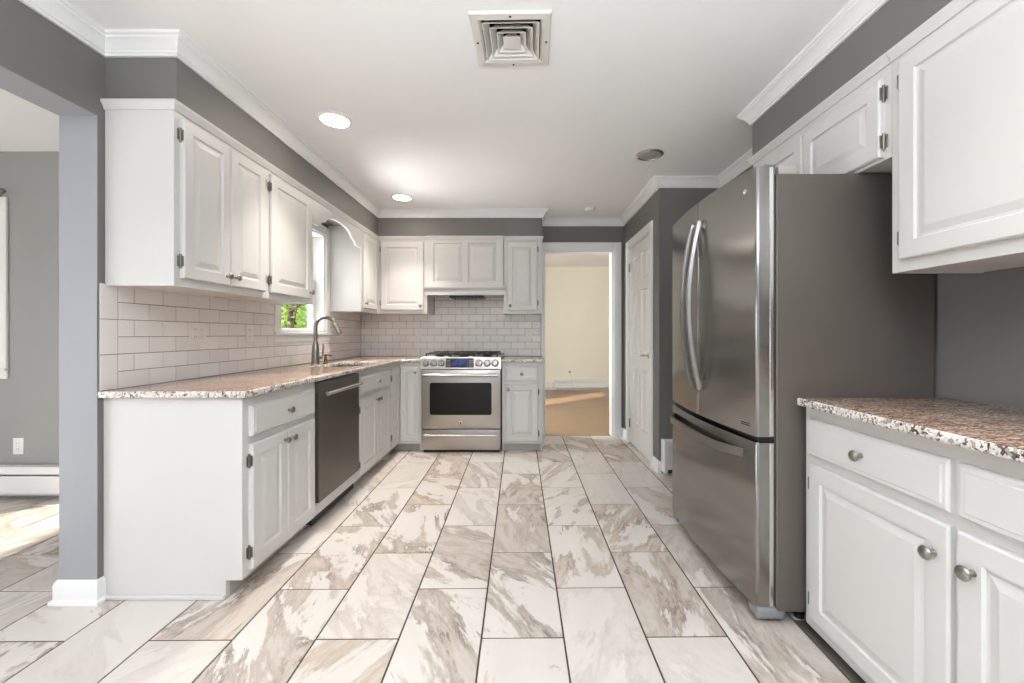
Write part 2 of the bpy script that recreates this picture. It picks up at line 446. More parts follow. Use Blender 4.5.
struct('wall_back', wall_with_holes(MB(), 'y', YB, YB+.12, -1.83, 3.3, 0, HC, [(*DOORWAY, -.01, 2.06)]), M['wall'], 'grey back wall with the doorway to the cream room')
PD = (3.65, 4.39)
mb = wall_with_holes(MB(), 'x', XPAN, XPAN+.1, YPAN, YB, 0, HC, [(*PD, -.01, 2.035)]); mb.box(XPAN+.1, XR, YPAN, YPAN+.1, 0, HC)
struct('wall_pantry', mb, M['wall'], 'grey closet walls projecting beside the white six-panel door')
struct('wall_right', MB().box(XR, XR+.12, -3.5, YB, 0, HC), M['wall'], 'grey right wall behind the refrigerator and granite counter')
struct('wall_rear', wall_with_holes(MB(), 'y', YREAR-.12, YREAR, -5.1, XR+.12, 0, HC, [(-1.5, 1.4, .3, 2.2), (-4.6, -2.4, .3, 2.2)]), M['wall_side'], 'rear wall with wide windows')
mb = MB(); mb.box(XL, XUF+.008, YE+.004, YB, UT-.005, HC); mb.box(XUF+.008, .193, YUF-.004, YB, UT-.005, HC)
struct('wall_soffit_left', mb, M['wall'], 'grey soffit box above the left and back upper cabinets')
struct('wall_soffit_right', MB().box(XRU-.004, XR, -3.5, 2.385, UT-.005, HC), M['wall'], 'grey soffit box above the right upper cabinets')
struct('ceiling', MB().box(-5.1, XLO, -3.62, 3.036, HC, HC+.08).box(XLO, XR+.12, -3.62, 1.81-.127, HC, HC+.08).box(XLO, XR+.12, 1.81+.127, YB+.06, HC, HC+.08).box(XLO, -.05-.127, 1.81-.127, 1.81+.127, HC, HC+.08).box(-.05+.127, XR+.12, 1.81-.127, 1.81+.127, HC, HC+.08), M['ceiling'], 'flat white kitchen ceiling')
# side room
YS = 2.916
mb = wall_with_holes(MB(), 'y', YS, YS+.12, -5.1, XLO, 0, HC, [(-4.7, -3.68, .9, 2.0)])
struct('wall_side_room', mb, M['wall_side'], 'pale grey far wall of the side room')
struct('wall_side_room_left', wall_with_holes(MB(), 'x', -5.22, -5.1, -3.5, YS, 0, HC, [(-1.6, 1.1, .15, 1.75)]), M['wall_side'], 'left wall of the side room with a wide low window')
# far room
YF = 8.49
mb = MB(); mb.box(-1.4, 3.3, YF, YF+.12, 0, 2.5); mb.box(3.2, 3.3, 4.75, YF, 0, 2.5)
wall_with_holes(mb, 'x', -1.5, -1.4, 4.75, YF+.12, 0, 2.5, [(5.0, 5.7, .85, 2.1)])
mb.box(-1.5, 3.3, 4.752, 4.76, 2.06, 2.5); mb.box(-1.5, .2, 4.752, 4.76, 0, 2.5); mb.box(1.02, 3.3, 4.752, 4.76, 0, 2.5)
struct('wall_far_room', mb, M['cream'], 'cream walls of the room beyond the doorway')
struct('ceiling.001', MB().box(-1.5, 3.3, 4.752, 8.62, 2.5, 2.56), M['ceiling'], 'white ceiling of the cream room')

# ------------------------------------------------------------------ crown, baseboards, casings
CROWN = [(0, -.080), (.011, -.080), (.011, -.069), (.017, -.066), (.017, -.060), (.022, -.052), (.031, -.039), (.042, -.028), (.049, -.024), (.049, -.016), (.058, -.012), (.058, 0), (0, 0)]
path = [(XL, -3.5), (XL, YE+.004), (XUF+.008, YE+.004), (XUF+.008, YUF-.004), (.193, YUF-.004), (.193, YB), (XPAN, YB), (XPAN, YPAN), (XR, YPAN), (XR, 2.385), (XRU-.004, 2.385), (XRU-.004, -3.5)]
struct('trim_1', MB().sweep(CROWN, path, HC), M['trim'], 'white crown moulding around the kitchen ceiling', smooth=25)
BASE = [(0, 0), (.024, 0), (.024, .012), (.014, .020), (.014, .078), (.009, .092), (.004, .098), (0, .098)]
# the path runs with the wall on its left hand: far side of the side-room wall, round the jamb, to the cabinet end
mb = MB().sweep(BASE, [(XLO, YS), (XLO, 1.77), (XL, 1.77), (XL, YE-.004)], 0)
struct('baseboard_left', mb, M['trim'], 'white baseboard wrapped around the opening jamb')
mb = MB().sweep(BASE, [(1.082, YB), (XPAN, YB), (XPAN, 4.475)], 0)
mb.sweep(BASE, [(XPAN, 3.565), (XPAN, YPAN), (XPAN+.012, YPAN)], 0)
struct('baseboard_back', mb, M['trim'], 'white baseboard beside the closet door')
# doorway casing
CAS = .09
mb = MB()
x0, x1 = DOORWAY; z1 = 2.06
mb.box(x1, x1+CAS, YB-.018, YB, 0, z1+CAS, .003); mb.box(x1+.012, x1+CAS-.02, YB-.024, YB-.017, 0, z1+CAS-.02, .003)
mb.box(.196, x1, YB-.018, YB, z1, z1+CAS, .003); mb.box(.196, x1, YB-.024, YB-.017, z1+.012, z1+CAS-.02, .003)
mb.box(.196, x0, YB-.018, YB, 0, z1, .003)
mb.box(x0-.001, x0+.014, YB-.004, YB+.135, 0, z1); mb.box(x1-.014, x1+.001, YB-.004, YB+.135, 0, z1); mb.box(x0, x1, YB-.004, YB+.135, z1-.014, z1+.001)
struct('trim_2', mb, M['trim'], 'white casing around the doorway to the cream room')
mb = MB(); y0, y1 = PD; cw = .075; z1 = 2.035
for a, b_ in ((y0-cw, y0), (y1, y1+cw)): mb.box(XPAN-.018, XPAN, a, b_, 0, z1+cw, .003); mb.box(XPAN-.023, XPAN-.017, a+.012, b_-.018, 0, z1+cw-.015, .003)
mb.box(XPAN-.018, XPAN, y0, y1, z1, z1+cw, .003); mb.box(XPAN-.023, XPAN-.017, y0, y1, z1+.012, z1+cw-.015, .003)
for a, b_ in ((y0-.001, y0+.012), (y1-.012, y1+.001)): mb.box(XPAN-.002, XPAN+.1, a, b_, 0, z1)
mb.box(XPAN-.002, XPAN+.1, y0, y1, z1-.012, z1+.001)
struct('trim_3', mb, M['trim'], 'white casing around the closet door')

# ------------------------------------------------------------------ raised panel doors
def panel_front(mb, W, Hh, t, rects, edge=.006, prof=None):
    """slab x 0..W, z 0..H, back at y=0, front at y=-t, with raised panels set into rects"""
    prof = prof or [(0, 0), (.004, .008), (.012, .008), (.036, .0015), (.040, .0015)]
    o = [(0, 0), (W, 0), (W, Hh), (0, Hh)]
    def ring(x0, x1, z0, z1, y): return [(x0, y, z0), (x1, y, z0), (x1, y, z1), (x0, y, z1)]
    r = [ring(0, W, 0, Hh, 0), ring(0, W, 0, Hh, -t+edge), ring(edge*.6, W-edge*.6, edge*.6, Hh-edge*.6, -t+edge*.25), ring(edge, W-edge, edge, Hh-edge, -t)]
    mb.face(r[0][::-1])
    for a, b_ in zip(r[:-1], r[1:]):
        for k in range(4): mb.face([a[k], a[(k+1) % 4], b_[(k+1) % 4], b_[k]])
    xs = sorted({edge, W-edge, *[q[0] for q in rects], *[q[1] for q in rects]}); zs = sorted({edge, Hh-edge, *[q[2] for q in rects], *[q[3] for q in rects]})
    for i in range(len(xs)-1):
        for j in range(len(zs)-1):
            cx, cz = (xs[i]+xs[i+1])/2, (zs[j]+zs[j+1])/2
            if any(q[0] < cx < q[1] and q[2] < cz < q[3] for q in rects): continue
            mb.face(ring(xs[i], xs[i+1], zs[j], zs[j+1], -t))
    for q in rects:
        rr = [ring(q[0]+d, q[1]-d, q[2]+d, q[3]-d, -t+dep) for d, dep in prof]
        for a, b_ in zip(rr[:-1], rr[1:]):
            for k in range(4): mb.face([a[k], a[(k+1) % 4], b_[(k+1) % 4], b_[k]])
        mb.face(rr[-1])
    return mb
KNOB = MB().lathe([(.0075, 0), (.0065, .004), (.0055, .012), (.009, .016), (.0155, .019), (.0165, .023), (.014, .027), (.008, .0295), (.001, .030)], (0, 0, 0), (0, -1, 0), 20).mesh('knob', M['nickel'], 40)
KNOB_OVAL = MB().lathe([(.009, 0), (.0075, .004), (.006, .014), (.010, .018), (.0165, .021), (.018, .025), (.015, .030), (.008, .033), (.001, .034)], (0, 0, 0), (0, -1, 0), 24, 1.0).mesh('oval_knob', M['nickel'], 40)
hb = MB()
hb.tube([(-.004, -.006, -.027), (-.004, -.006, .027)], .0045, 10); hb.box(-.016, -.003, -.0035, 0, -.023, .023, .001); hb.box(-.0025, .0, -.019, -.002, -.023, .023, .0005)
for z in (-.029, .029): hb.lathe([(.001, -.003), (.0045, -.001), (.0045, .001), (.001, .003)], (-.004, -.006, z), (0, 0, 1), 10)
HINGE = hb.mesh('hinge', M['hinge'], 40)
def cab_door(par, x0, x1, z0, z1, knob=None, hinge=None, t=.02, st=.058, kn=None, hz=.075, rects=None, name='door'):
    W, Hh = x1-x0, z1-z0
    d = obj(name, panel_front(MB(), W, Hh, t, rects or [(st, W-st, st, Hh-st)]), M['cab'], par, (x0, 0, z0), smooth=20)
    if knob: obj('knob', kn or KNOB, None, d, (knob[0]*1.0 if knob[0] >= 0 else W+knob[0], -t, knob[1] if knob[1] >= 0 else Hh+knob[1]))
    if hinge:
        for z in (hz, Hh-hz):
            if hinge == 'l': obj('hinge', HINGE, None, d, (0, 0, z))
            else: obj('hinge', HINGE, None, d, (W, 0, z), (0, 0, 0)).scale = (-1, 1, 1)
    return d
def drawer(par, x0, x1, z0, z1, kn=None, kx=None, t=.02):
    W, Hh = x1-x0, z1-z0
    mb = MB(); prof = [(0, 0), (0.002, .0025), (.010, .001), (.012, 0)]
    panel_front(mb, W, Hh, t, [(.016, W-.016, .016, Hh-.016)], .007, [(0, 0), (.003, -.002), (.006, -.002)])
    d = obj('drawer', mb, M['cab'], par, (x0, 0, z0), smooth=20)
    if kx is not False: obj('knob', kn or KNOB, None, d, (W/2 if kx is None else kx, -t-.002, Hh/2))
    return d
def base_body(par, W, D, Hh, toe=.08, rec=.07, toe_mat=True, end=None):
    mb = MB(); t = .018
    pr = [(0, toe), (rec, toe), (rec, 0), (D, 0), (D, Hh), (0, Hh)]
    mb.prism(pr, 'x', 0, t); mb.prism(pr, 'x', W-t, W)
    mb.box(t, W-t, 0, .019, toe, Hh); mb.box(t, W-t, .019, D, toe, toe+t); mb.box(t, W-t, D-.01, D, toe+t, Hh)
    o = obj('body', mb, M['cab'], par)
    obj('toe_kick', MB().box(t if end is None else t, W-t, rec, rec+.015, 0, toe), M['toe'], par)
    return o
CORN = [(0, 0), (.006, 0), (.009, .010), (.016, .022), (.020, .028), (.020, .038), (0, .038)]
def upper_body(par, W, D, z0, z1, corn=None):
    """open-bottom wall cabinet body, front at y=0; corn: path of the top moulding"""
    mb = MB(); t = .018
    mb.box(0, t, 0, D, z0, z1); mb.box(W-t, W, 0, D, z0, z1); mb.box(t, W-t, 0, .019, z0, z1)
    mb.box(t, W-t, .019, D, z0+.003, z0+.021); mb.box(t, W-t, D-.01, D, z0+.038, z1); mb.box(t, W-t, .019, D-.01, z1-.02, z1)
    o = obj('body', mb, M['cab'], par)
    if corn: obj('top_moulding', MB().sweep(CORN, corn, z1-.038), M['cab'], par)
    return o
RL, RR = PI/2, -PI/2      # facing of the left run (+x) and of the right run (-x)
SEG = .0015

# ---- left run, base (local x = world y, local y = depth towards the wall)
BD = XBF-XL-.003
def left_base(name, label, y0, y1, group=None):
    return thing(name, label, 'cabinet', (XBF, y0, 0), RL, group)
c = left_base('base_cabinet', 'white base cabinet with one drawer over two doors, between end panel and dishwasher', YE, 2.415)
W = 2.415-YE
base_body(c, W, BD, CB-.001); drawer(c, .035, W-.03, .688, .822)
cab_door(c, .035, W/2+.0, .105, .655, (-.03, -.045), 'l'); cab_door(c, W/2+.004, W-.03, .105, .655, (.03, -.045), 'r')
obj('end_panel', MB().prism([(-.0, .08), (.07, .08), (.07, 0), (BD, 0), (BD, CB-.001), (0, CB-.001)], 'x', -.006, 0), M['cab'], c)
obj('shoe_moulding', MB().box(-.018, -.006, .07, BD, 0, .018, .004), M['cab'], c)
c = left_base('base_cabinet', 'white sink base cabinet with drawer front over two narrow doors, right of the dishwasher', 3.02, 3.77)
W = .75
base_body(c, W, BD, CB-.001); drawer(c, .03, W-.03, .688, .822)
cab_door(c, .03, W/2+.005, .105, .655, (-.03, -.045), 'l'); cab_door(c, W/2+.009, W-.03, .105, .655, (.03, -.045), 'r')
# corner cabinet: the two doors meet in the inside corner
c = thing('corner_cabinet', 'white corner base cabinet with two doors meeting in the corner left of the range', 'cabinet', (XBF, YBF, 0))
XRG0, XRG1 = -.98, -.213
mb = MB(); t = .019
yl = 3.772-YBF; xr = XRG0-.006-XBF
mb.box(-t, 0, yl, t, .08, CB-.001); mb.box(0, xr, 0, t, .08, CB-.001); mb.box(xr-.018, xr, t, .59, 0, CB-.001); mb.box(-BD, -t, yl, yl+.018, 0, CB-.001)
obj('body', mb, M['cab'], c)
obj('toe_kick', MB().box(-.085, -.07, yl, .085, 0, .08).box(-.07, xr, .07, .085, 0, .08), M['toe'], c)
d = obj('door', panel_front(MB(), -yl-.042, .717, .02, [(.045, -yl-.087, .058, .659)]), M['cab'], c, (0, yl+.018, .105), (0, 0, RL), smooth=20)
for z in (.09, .627): obj('hinge', HINGE, None, d, (0, 0, z))
cab_door(c, .024, xr-.02, .105, .822, (-.028, -.05), None, st=.04)

# ---- left run, dishwasher
c = thing('dishwasher', 'dark steel dishwasher with bar handle under the granite counter', 'dishwasher', (XBF, 2.4165, 0), RL)
W = .60
obj('tub', MB().box(.003, W-.003, .02, BD-.02, .03, CB-.005), M['rubber'], c)
obj('door', MB().box(.004, W-.004, -.022, .02, .155, CB-.008, .003), M['dw'], c)
obj('toe_panel', MB().box(.003, W-.003, -.001, .019, .08, .15, .002), M['cab'], c)
obj('toe_kick', MB().box(.0, W, .07, .085, 0, .08), M['toe'], c)
mb = MB().tube([(.045, -.055, .785), (W-.045, -.055, .785)], .0125, 14)
for x in (.075, W-.075): mb.tube([(x, -.022, .785), (x, -.055, .785)], .009, 10)
obj('handle', mb, M['steel_bright'], c)

# ---- left run, uppers
UD = XUF-XL-.003
def left_upper(label, y0, y1): return thing('wall_cabinet', label, 'cabinet', (XUF, y0, 0), RL)
c = left_upper('white two-door wall cabinet with exposed end above the left backsplash', YE, 2.44); W = .64
upper_body(c, W-.001, UD, UB, UT, [(0, UD), (0, 0), (W-.001, 0)]) 
cab_door(c, .03, .322, UB+.035, 2.082, (-.028, .045), 'l', st=.052); cab_door(c, .326, W-.025, UB+.035, 2.082, (.028, .045), 'r', st=.052)
c = left_upper('white single-door wall cabinet left of the kitchen window', 2.44, 2.985); W = .545
upper_body(c, W-.001, UD, UB, UT, [(0, 0), (W-.001, 0)])
cab_door(c, .03, W-.05, UB+.035, 2.082, (-.028, .045), 'l')
# arched valance over the window
v = thing('window_valance', 'white scalloped arch valance spanning above the kitchen window', 'valance', (XUF, 2.985, 0), RL)
L = .874
pr = [(0, UT), (0, 1.93), (.085, 1.93), (.10, 1.935), (.115, 1.95), (.135, 1.968), (.16, 1.978), (.18, 1.982)]
n = 18
for k in range(n+1):
    a = PI*k/n; pr.append((L/2-math.cos(a)*(L/2-.20), 1.99+math.sin(a)*.062))
pr += [(L-.18, 1.982), (L-.16, 1.978), (L-.135, 1.968), (L-.115, 1.95), (L-.10, 1.935), (L-.085, 1.93), (L, 1.93), (L, UT)]
obj('board', MB().prism(pr, 'y', 0, .019), M['cab'], v)
obj('top_moulding', MB().sweep(CORN, [(0, 0), (L, 0)], UT-.038), M['cab'], v)
# corner wall cabinet on the left run
c = left_upper('white narrow wall cabinet in the corner right of the window', 3.86, YB); W = YB-3.86-.003
upper_body(c, W, UD, UB, UT, [(0, 0), (YUF-3.86, 0)])
cab_door(c, .035, YUF-3.86-.045, UB+.035, 2.082, (.028, .045), 'r', st=.05)

# ---- back run, uppers
UDB = YB-YUF-.003
c = thing('wall_cabinet', 'white single-door wall cabinet left of the range hood', 'cabinet', (XUF+.0, YUF, 0)); W = .513
mb = MB(); mb.box(W-.018, W, 0, UDB, UB, UT); mb.box(.002, W-.018, 0, .019, UB, UT); mb.box(.002, W-.018, .019, UDB, UB+.003, UB+.021)
obj('body', mb, M['cab'], c); obj('top_moulding', MB().sweep(CORN, [(.02, 0), (W, 0)], UT-.038), M['cab'], c)
cab_door(c, .04, W-.033, UB+.035, 2.082, (-.028, .045), 'l')
c = thing('wall_cabinet', 'white single-door wall cabinet right of the range hood', 'cabinet', (-.204, YUF, 0)); W = .39
upper_body(c, W, UDB, UB, UT, [(0, 0), (W, 0), (W, UDB)])
cab_door(c, .04, W-.045, UB+.035, 2.082, (.028, .045), 'r', st=.052)
# wooden hood over the range
c = thing('range_hood', 'white wooden range hood with two raised panels and flared ledge', 'range hood', (-.991, YUF, 0)); W = .786
mb = MB(); mb.box(.001, .02, .0, UDB, 1.535, UT); mb.box(W-.02, W-.001, 0, UDB, 1.535, UT); mb.box(.02, W-.02, UDB-.01, UDB, 1.535, UT); mb.box(.02, W-.02, .0, UDB-.01, 1.60, 1.62)
obj('body', mb, M['cab'], c)
bm_ = MB(); panel_front(bm_, W-.002, .52, .02, [(.068, .363, .06, .46), (.425, .715, .06, .46)], .004, [(0, 0), (.006, .012), (.014, .012), (.044, .003), (.048, .003)])
obj('panel_front', bm_, M['cab'], c, (.001, 0, 1.612), smooth=20)
obj('top_moulding', MB().sweep(CORN, [(0, 0), (W, 0)], UT-.038), M['cab'], c).location.y = -.018
LED = [(0, 0), (.012, 0), (.012, .048), (.020, .056), (.030, .068), (.034, .078), (.034, .084), (0, .084)]
mb = MB().sweep(LED, [(0, .0), (0, -.02), (W, -.02), (W, .0)], 1.535); mb.box(0, W, -.02, 0, 1.535, 1.619)
obj('ledge', mb, M['cab'], c)
mb = MB().box(.22, .58, .02, .26, 1.515, 1.535, .004)
for k in range(9): mb.box(.24+k*.036, .258+k*.036, .03, .25, 1.508, 1.517)
obj('exhaust_grille', mb, M['black'], c)

# ---- back run, base right of the range
c = thing('base_cabinet', 'white narrow base cabinet with one drawer and one door right of the range', 'cabinet', (-.206, YBF, 0)); W = .39
base_body(c, W, .595, CB-.001, .08, .055); drawer(c, .033, W-.045, .688, .822)
cab_door(c, .033, W-.045, .105, .655, (.028, -.05), 'r')

# ---- right run
RD = XR-XRB-.003
YR0 = 1.618
c = thing('base_cabinet', 'white base cabinet with two drawers and two oval-knob doors under the right granite counter', 'cabinet', (XRB, YR0, 0), RR); W = 1.17
mb = MB(); t = .018; hb0 = .024
pr = [(0, hb0), (.06, hb0), (.06, 0), (RD, 0), (RD, CB-.001), (0, CB-.001)]
mb.prism(pr, 'x', 0, t); mb.prism(pr, 'x', W-t, W); mb.box(t, W-t, 0, .019, hb0, CB-.001); mb.box(t, W-t, .019, RD, hb0+.05, hb0+.068); mb.box(t, W-t, RD-.01, RD, .09, CB-.001)
obj('body', mb, M['cab'], c); obj('toe_kick', MB().box(t, W-t, .06, .075, 0, hb0+.05), M['toe'], c)
drawer(c, .04, .56, .683, .818, KNOB_OVAL, .25); drawer(c, .583, 1.13, .683, .818, KNOB_OVAL, .30)
cab_door(c, .04, .561, .066, .65, (-.037, -.085), 'l', kn=KNOB_OVAL, hz=.075); cab_door(c, .579, 1.13, .066, .65, (.040, -.085), 'r', kn=KNOB_OVAL, hz=.075)
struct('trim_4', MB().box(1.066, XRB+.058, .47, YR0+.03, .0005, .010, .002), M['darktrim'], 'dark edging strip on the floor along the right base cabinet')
RUD = XR-XRU-.003
c = thing('wall_cabinet', 'large white single-door wall cabinet hanging above the right granite counter', 'cabinet', (XRU, 1.485, 0), RR); W = .66
upper_body(c, W, RUD, UB+.006, UT, [(0, 0), (W, 0)])
cab_door(c, .042, W-.03, 1.392, 2.082, (-.03, .05), 'l', st=.06)
c = thing('wall_cabinet', 'low white two-door wall cabinet above the refrigerator', 'cabinet', (XRU, 2.385, 0), RR); W = .898
upper_body(c, W, RUD, 1.768, UT, [(0, RUD), (0, 0), (W, 0)])
cab_door(c, .03, .443, 1.778, 2.062, (-.028, .045), 'l', st=.055, hz=.055); cab_door(c, .449, W-.03, 1.778, 2.062, (.028, .045), 'r', st=.055, hz=.055)

# ------------------------------------------------------------------ countertops
def slab(mb, x0, x1, y0, y1):
    mb.box(x0, x1, y0, y1, CB, CT)
def counter(name, label, poly, holes=None):
    """poly ccw outline; bevelled slab with a rough edge"""
    bm = bmesh.new()
    vs = [bm.verts.new((x, y, CB)) for x, y in poly]; f = bm.faces.new(vs)
    if holes:
        hv = [bm.verts.new((x, y, CB)) for x, y in holes]
        bm.faces.remove(f)
        es = [bm.edges.new((vs[i], vs[(i+1) % len(vs)])) if not bm.edges.get((vs[i], vs[(i+1) % len(vs)])) else bm.edges.get((vs[i], vs[(i+1) % len(vs)])) for i in range(len(vs))]
        es += [bm.edges.new((hv[i], hv[(i+1) % len(hv)])) for i in range(len(hv))]
        bmesh.ops.triangle_fill(bm, use_beauty=True, use_dissolve=False, edges=es)
    fs = bm.faces[:]
    r = bmesh.ops.extrude_face_region(bm, geom=fs)
    for x in r['geom']:
        if isinstance(x, bmesh.types.BMVert): x.co.z = CT
    bm.normal_update()
    bmesh.ops.recalc_face_normals(bm, faces=bm.faces[:])
    ed = [e for e in bm.edges if len(e.link_faces) == 2 and e.calc_face_angle(0) > 1 and abs(e.verts[0].co.z-e.verts[1].co.z) < 1e-5]
    bmesh.ops.bevel(bm, geom=ed, offset=.007, segments=3, affect='EDGES', profile=.5)
    bm.normal_update()
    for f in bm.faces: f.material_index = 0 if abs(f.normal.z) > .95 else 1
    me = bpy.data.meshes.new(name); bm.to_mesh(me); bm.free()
    me.materials.append(M['granite']); me.materials.append(M['granite_edge_glare'])
    me.polygons.foreach_set('use_smooth', [True]*len(me.polygons)); me.set_sharp_from_angle(angle=math.radians(30))
    return tag(obj(name, me, None), label, 'countertop')
SX0, SX1, SY0, SY1 = -1.60, -1.275, 3.10, 3.70
def rrect(x0, x1, y0, y1, r, n=5):
    p = []
    for cx, cy, a0 in ((x1-r, y0+r, -PI/2), (x1-r, y1-r, 0), (x0+r, y1-r, PI/2), (x0+r, y0+r, PI)):
        for k in range(n+1): a = a0+PI/2*k/n; p.append((cx+r*math.cos(a), cy+r*math.sin(a)))
    return p
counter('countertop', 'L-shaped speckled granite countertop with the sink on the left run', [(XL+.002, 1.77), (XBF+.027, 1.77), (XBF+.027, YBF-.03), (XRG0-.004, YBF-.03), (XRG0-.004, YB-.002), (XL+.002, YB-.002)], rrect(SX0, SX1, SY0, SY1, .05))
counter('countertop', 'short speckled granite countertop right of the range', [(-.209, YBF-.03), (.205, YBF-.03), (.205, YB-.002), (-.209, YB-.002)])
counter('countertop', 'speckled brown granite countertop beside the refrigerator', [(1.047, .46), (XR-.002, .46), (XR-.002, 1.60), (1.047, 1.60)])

# ------------------------------------------------------------------ sink and faucet
def sink():
    bm = bmesh.new(); rings = []
    for x0, x1, y0, y1, r, z in ((SX0-.012, SX1+.012, SY0-.012, SY1+.012, .06, CB-.001), (SX0+.002, SX1-.002, SY0+.002, SY1-.002, .05, CB-.001), (SX0+.004, SX1-.004, SY0+.004, SY1-.004, .05, CB-.15), (SX0+.02, SX1-.02, SY0+.02, SY1-.02, .06, CB-.185), (SX0+.1, SX1-.1, SY0+.22, SY1-.22, .04, CB-.19)):
        rings.append([bm.verts.new((x, y, z)) for x, y in rrect(x0, x1, y0, y1, r)])
    for a, b_ in zip(rings[:-1], rings[1:]):
        n = len(a)
        for k in range(n): bm.faces.new([a[k], a[(k+1) % n], b_[(k+1) % n], b_[k]])
    bm.faces.new(rings[-1])
    mb = MB(); mb.add_bm(bm)
    t = thing('sink', 'undermount steel sink basin set into the left granite counter', 'sink')
    obj('basin', mb, M['steel_bright'], t)
    obj('drain', MB().lathe([(.04, 0), (.04, .003), (.03, .004), (.028, .001)], ((SX0+SX1)/2, (SY0+SY1)/2, CB-.19), (0, 0, 1)), M['nickel'], t)
sink()
fx, fy = -1.672, 3.36
t = thing('faucet', 'brushed nickel gooseneck pull-down faucet behind the sink', 'faucet', (fx, fy, CT))
obj('base', MB().lathe([(.034, 0), (.034, .006), (.031, .010), (.029, .09), (.024, .15), (.018, .175), (.0155, .182)], (0, 0, 0), (0, 0, 1), 24), M['nickel'], t)
pts = [(0, 0, .165), (0, 0, .28)]
for k in range(1, 15):
    a = PI*k/14*.90; pts.append((.082-.082*math.cos(a), 0, .295+.082*math.sin(a)))
obj('spout', MB().tube(pts, .0145, 16), M['nickel'], t)
e = Vector(pts[-1]); dr = (e-Vector(pts[-2])).normalized()
obj('spray_head', MB().lathe([(.0145, -.004), (.018, 0), (.018, .03), (.0215, .072), (.020, .082), (.016, .085)], e, dr, 18), M['nickel'], t)
mb = MB().lathe([(.013, 0), (.013, .03), (.010, .036)], (.018, .0, .055), (.85, .5, 0), 14)
mb.tube([(.044, .016, .055), (.050, .019, .075), (.052, .020, .12), (.051, .020, .165)], [.010, .007, .006, .0045], 10)
obj('lever_handle', mb, M['nickel'], t)
t = thing('soap_dispenser', 'small aged brass soap pump beside the faucet', 'soap dispenser', (fx+.045, 3.435, CT))
obj('body', MB().lathe([(.020, 0), (.019, .008), (.012, .018), (.014, .035), (.011, .05), (.008, .06)], (0, 0, 0), (0, 0, 1), 16), M['bronze'], t)
obj('pump', MB().lathe([(.010, .058), (.012, .064), (.010, .074), (.003, .078)], (0, 0, 0), (0, 0, 1), 14).tube([(0, 0, .068), (.03, 0, .070), (.05, 0, .062)], [.006, .005, .004], 8), M['bronze'], t)

# ------------------------------------------------------------------ backsplash
def splash():
    mb = MB(); rng = random.Random(3); g = .0028; th = .008; rh = .0768; pw = .1545
    def sub(rect, hole):
        a0, a1, z0, z1 = rect; h0, h1, k0, k1 = hole
        if a1 <= h0 or a0 >= h1 or z1 <= k0 or z0 >= k1: return [rect]
        out = []
        if a0 < h0: out.append((a0, h0, z0, z1))
        if a1 > h1: out.append((h1, a1, z0, z1))
        b0, b1 = max(a0, h0), min(a1, h1)
        if z0 < k0: out.append((b0, b1, z0, k0))
        if z1 > k1: out.append((b0, b1, k1, z1))
        return out
    def tile(side, a0, a1, z0, z1):
        if a1-a0 < .006 or z1-z0 < .006: return
        a0 += g/2; a1 -= g/2; z0 += g/2; z1 -= g/2; t = (rng.random(), rng.random(), rng.random())
        e = .0016
        def P(a, z, d): return (XL+d, a, z) if side == 'l' else (a, YB-d, z)
        top = [P(a0+e, z0+e, th), P(a1-e, z0+e, th), P(a1-e, z1-e, th), P(a0+e, z1-e, th)]
        mid = [P(a0, z0, th-e), P(a1, z0, th-e), P(a1, z1, th-e), P(a0, z1, th-e)]; low = [P(a0, z0, .001), P(a1, z0, .001), P(a1, z1, .001), P(a0, z1, .001)]
        mb.mi = 0; mb.face(top, t)
        for A, B in ((mid, top), (low, mid)):
            for k in range(4): mb.face([A[k], A[(k+1) % 4], B[(k+1) % 4], B[k]], t)
    Y0 = 1.773; Y1 = 1.854
    hole = (WIN[0]-.02, WIN[1]+.02, WIN[2]-.03, 2.2)
    for k in range(3): tile('l', Y0, Y1, CT+k*2*rh, min(CT+(k+1)*2*rh, UB+.012))
    for r in range(6):
        z0 = CT+r*rh; z1 = z0+rh; a = Y1-(0 if r % 2 == 0 else pw/2)
        z1 = min(z1, UB+.012)
        while a < YB-.008:
            for q in sub((max(a, Y1), min(a+pw, YB-.0085), z0, z1), hole): tile('l', *q)
            a += pw
    # wall behind the window up to the valance
    xe = .192
    for r in range(10):
        z0 = CT+r*rh; z1 = z0+rh
        lo, hi = (XL+.0085, xe) if r < 6 else (-.985, -.212)
        z1 = min(z1, UB+.012) if r == 5 and False else z1
        a = -1.065+(0 if r % 2 else pw/2)-6*pw
        while a < hi:
            u0, u1 = max(a, lo), min(a+pw, hi)
            if u1 > u0:
                zz1 = z1 if (r != 5) else (z1 if (u0 > -1.0 and u1 < -.2) else min(z1, UB+.012))
                if z0 < 1.60: tile('b', u0, u1, z0, min(zz1, 1.60))
            a += pw
    mb.mi = 1
    for q in sub((Y0, YB, CT, UB+.014), hole): mb.box(XL+.0005, XL+.0055, q[0], q[1], q[2], q[3])
    mb.box(XL+.001, xe, YB-.0055, YB-.0005, CT, UB+.014); mb.box(-.985, -.212, YB-.0055, YB-.0005, UB+.014, 1.60)
    tag(obj('tile_backsplash', mb, [M['splash'], M['splash_grout']], smooth=20), 'glossy cream subway tile backsplash in running bond', kind='structure')
splash()

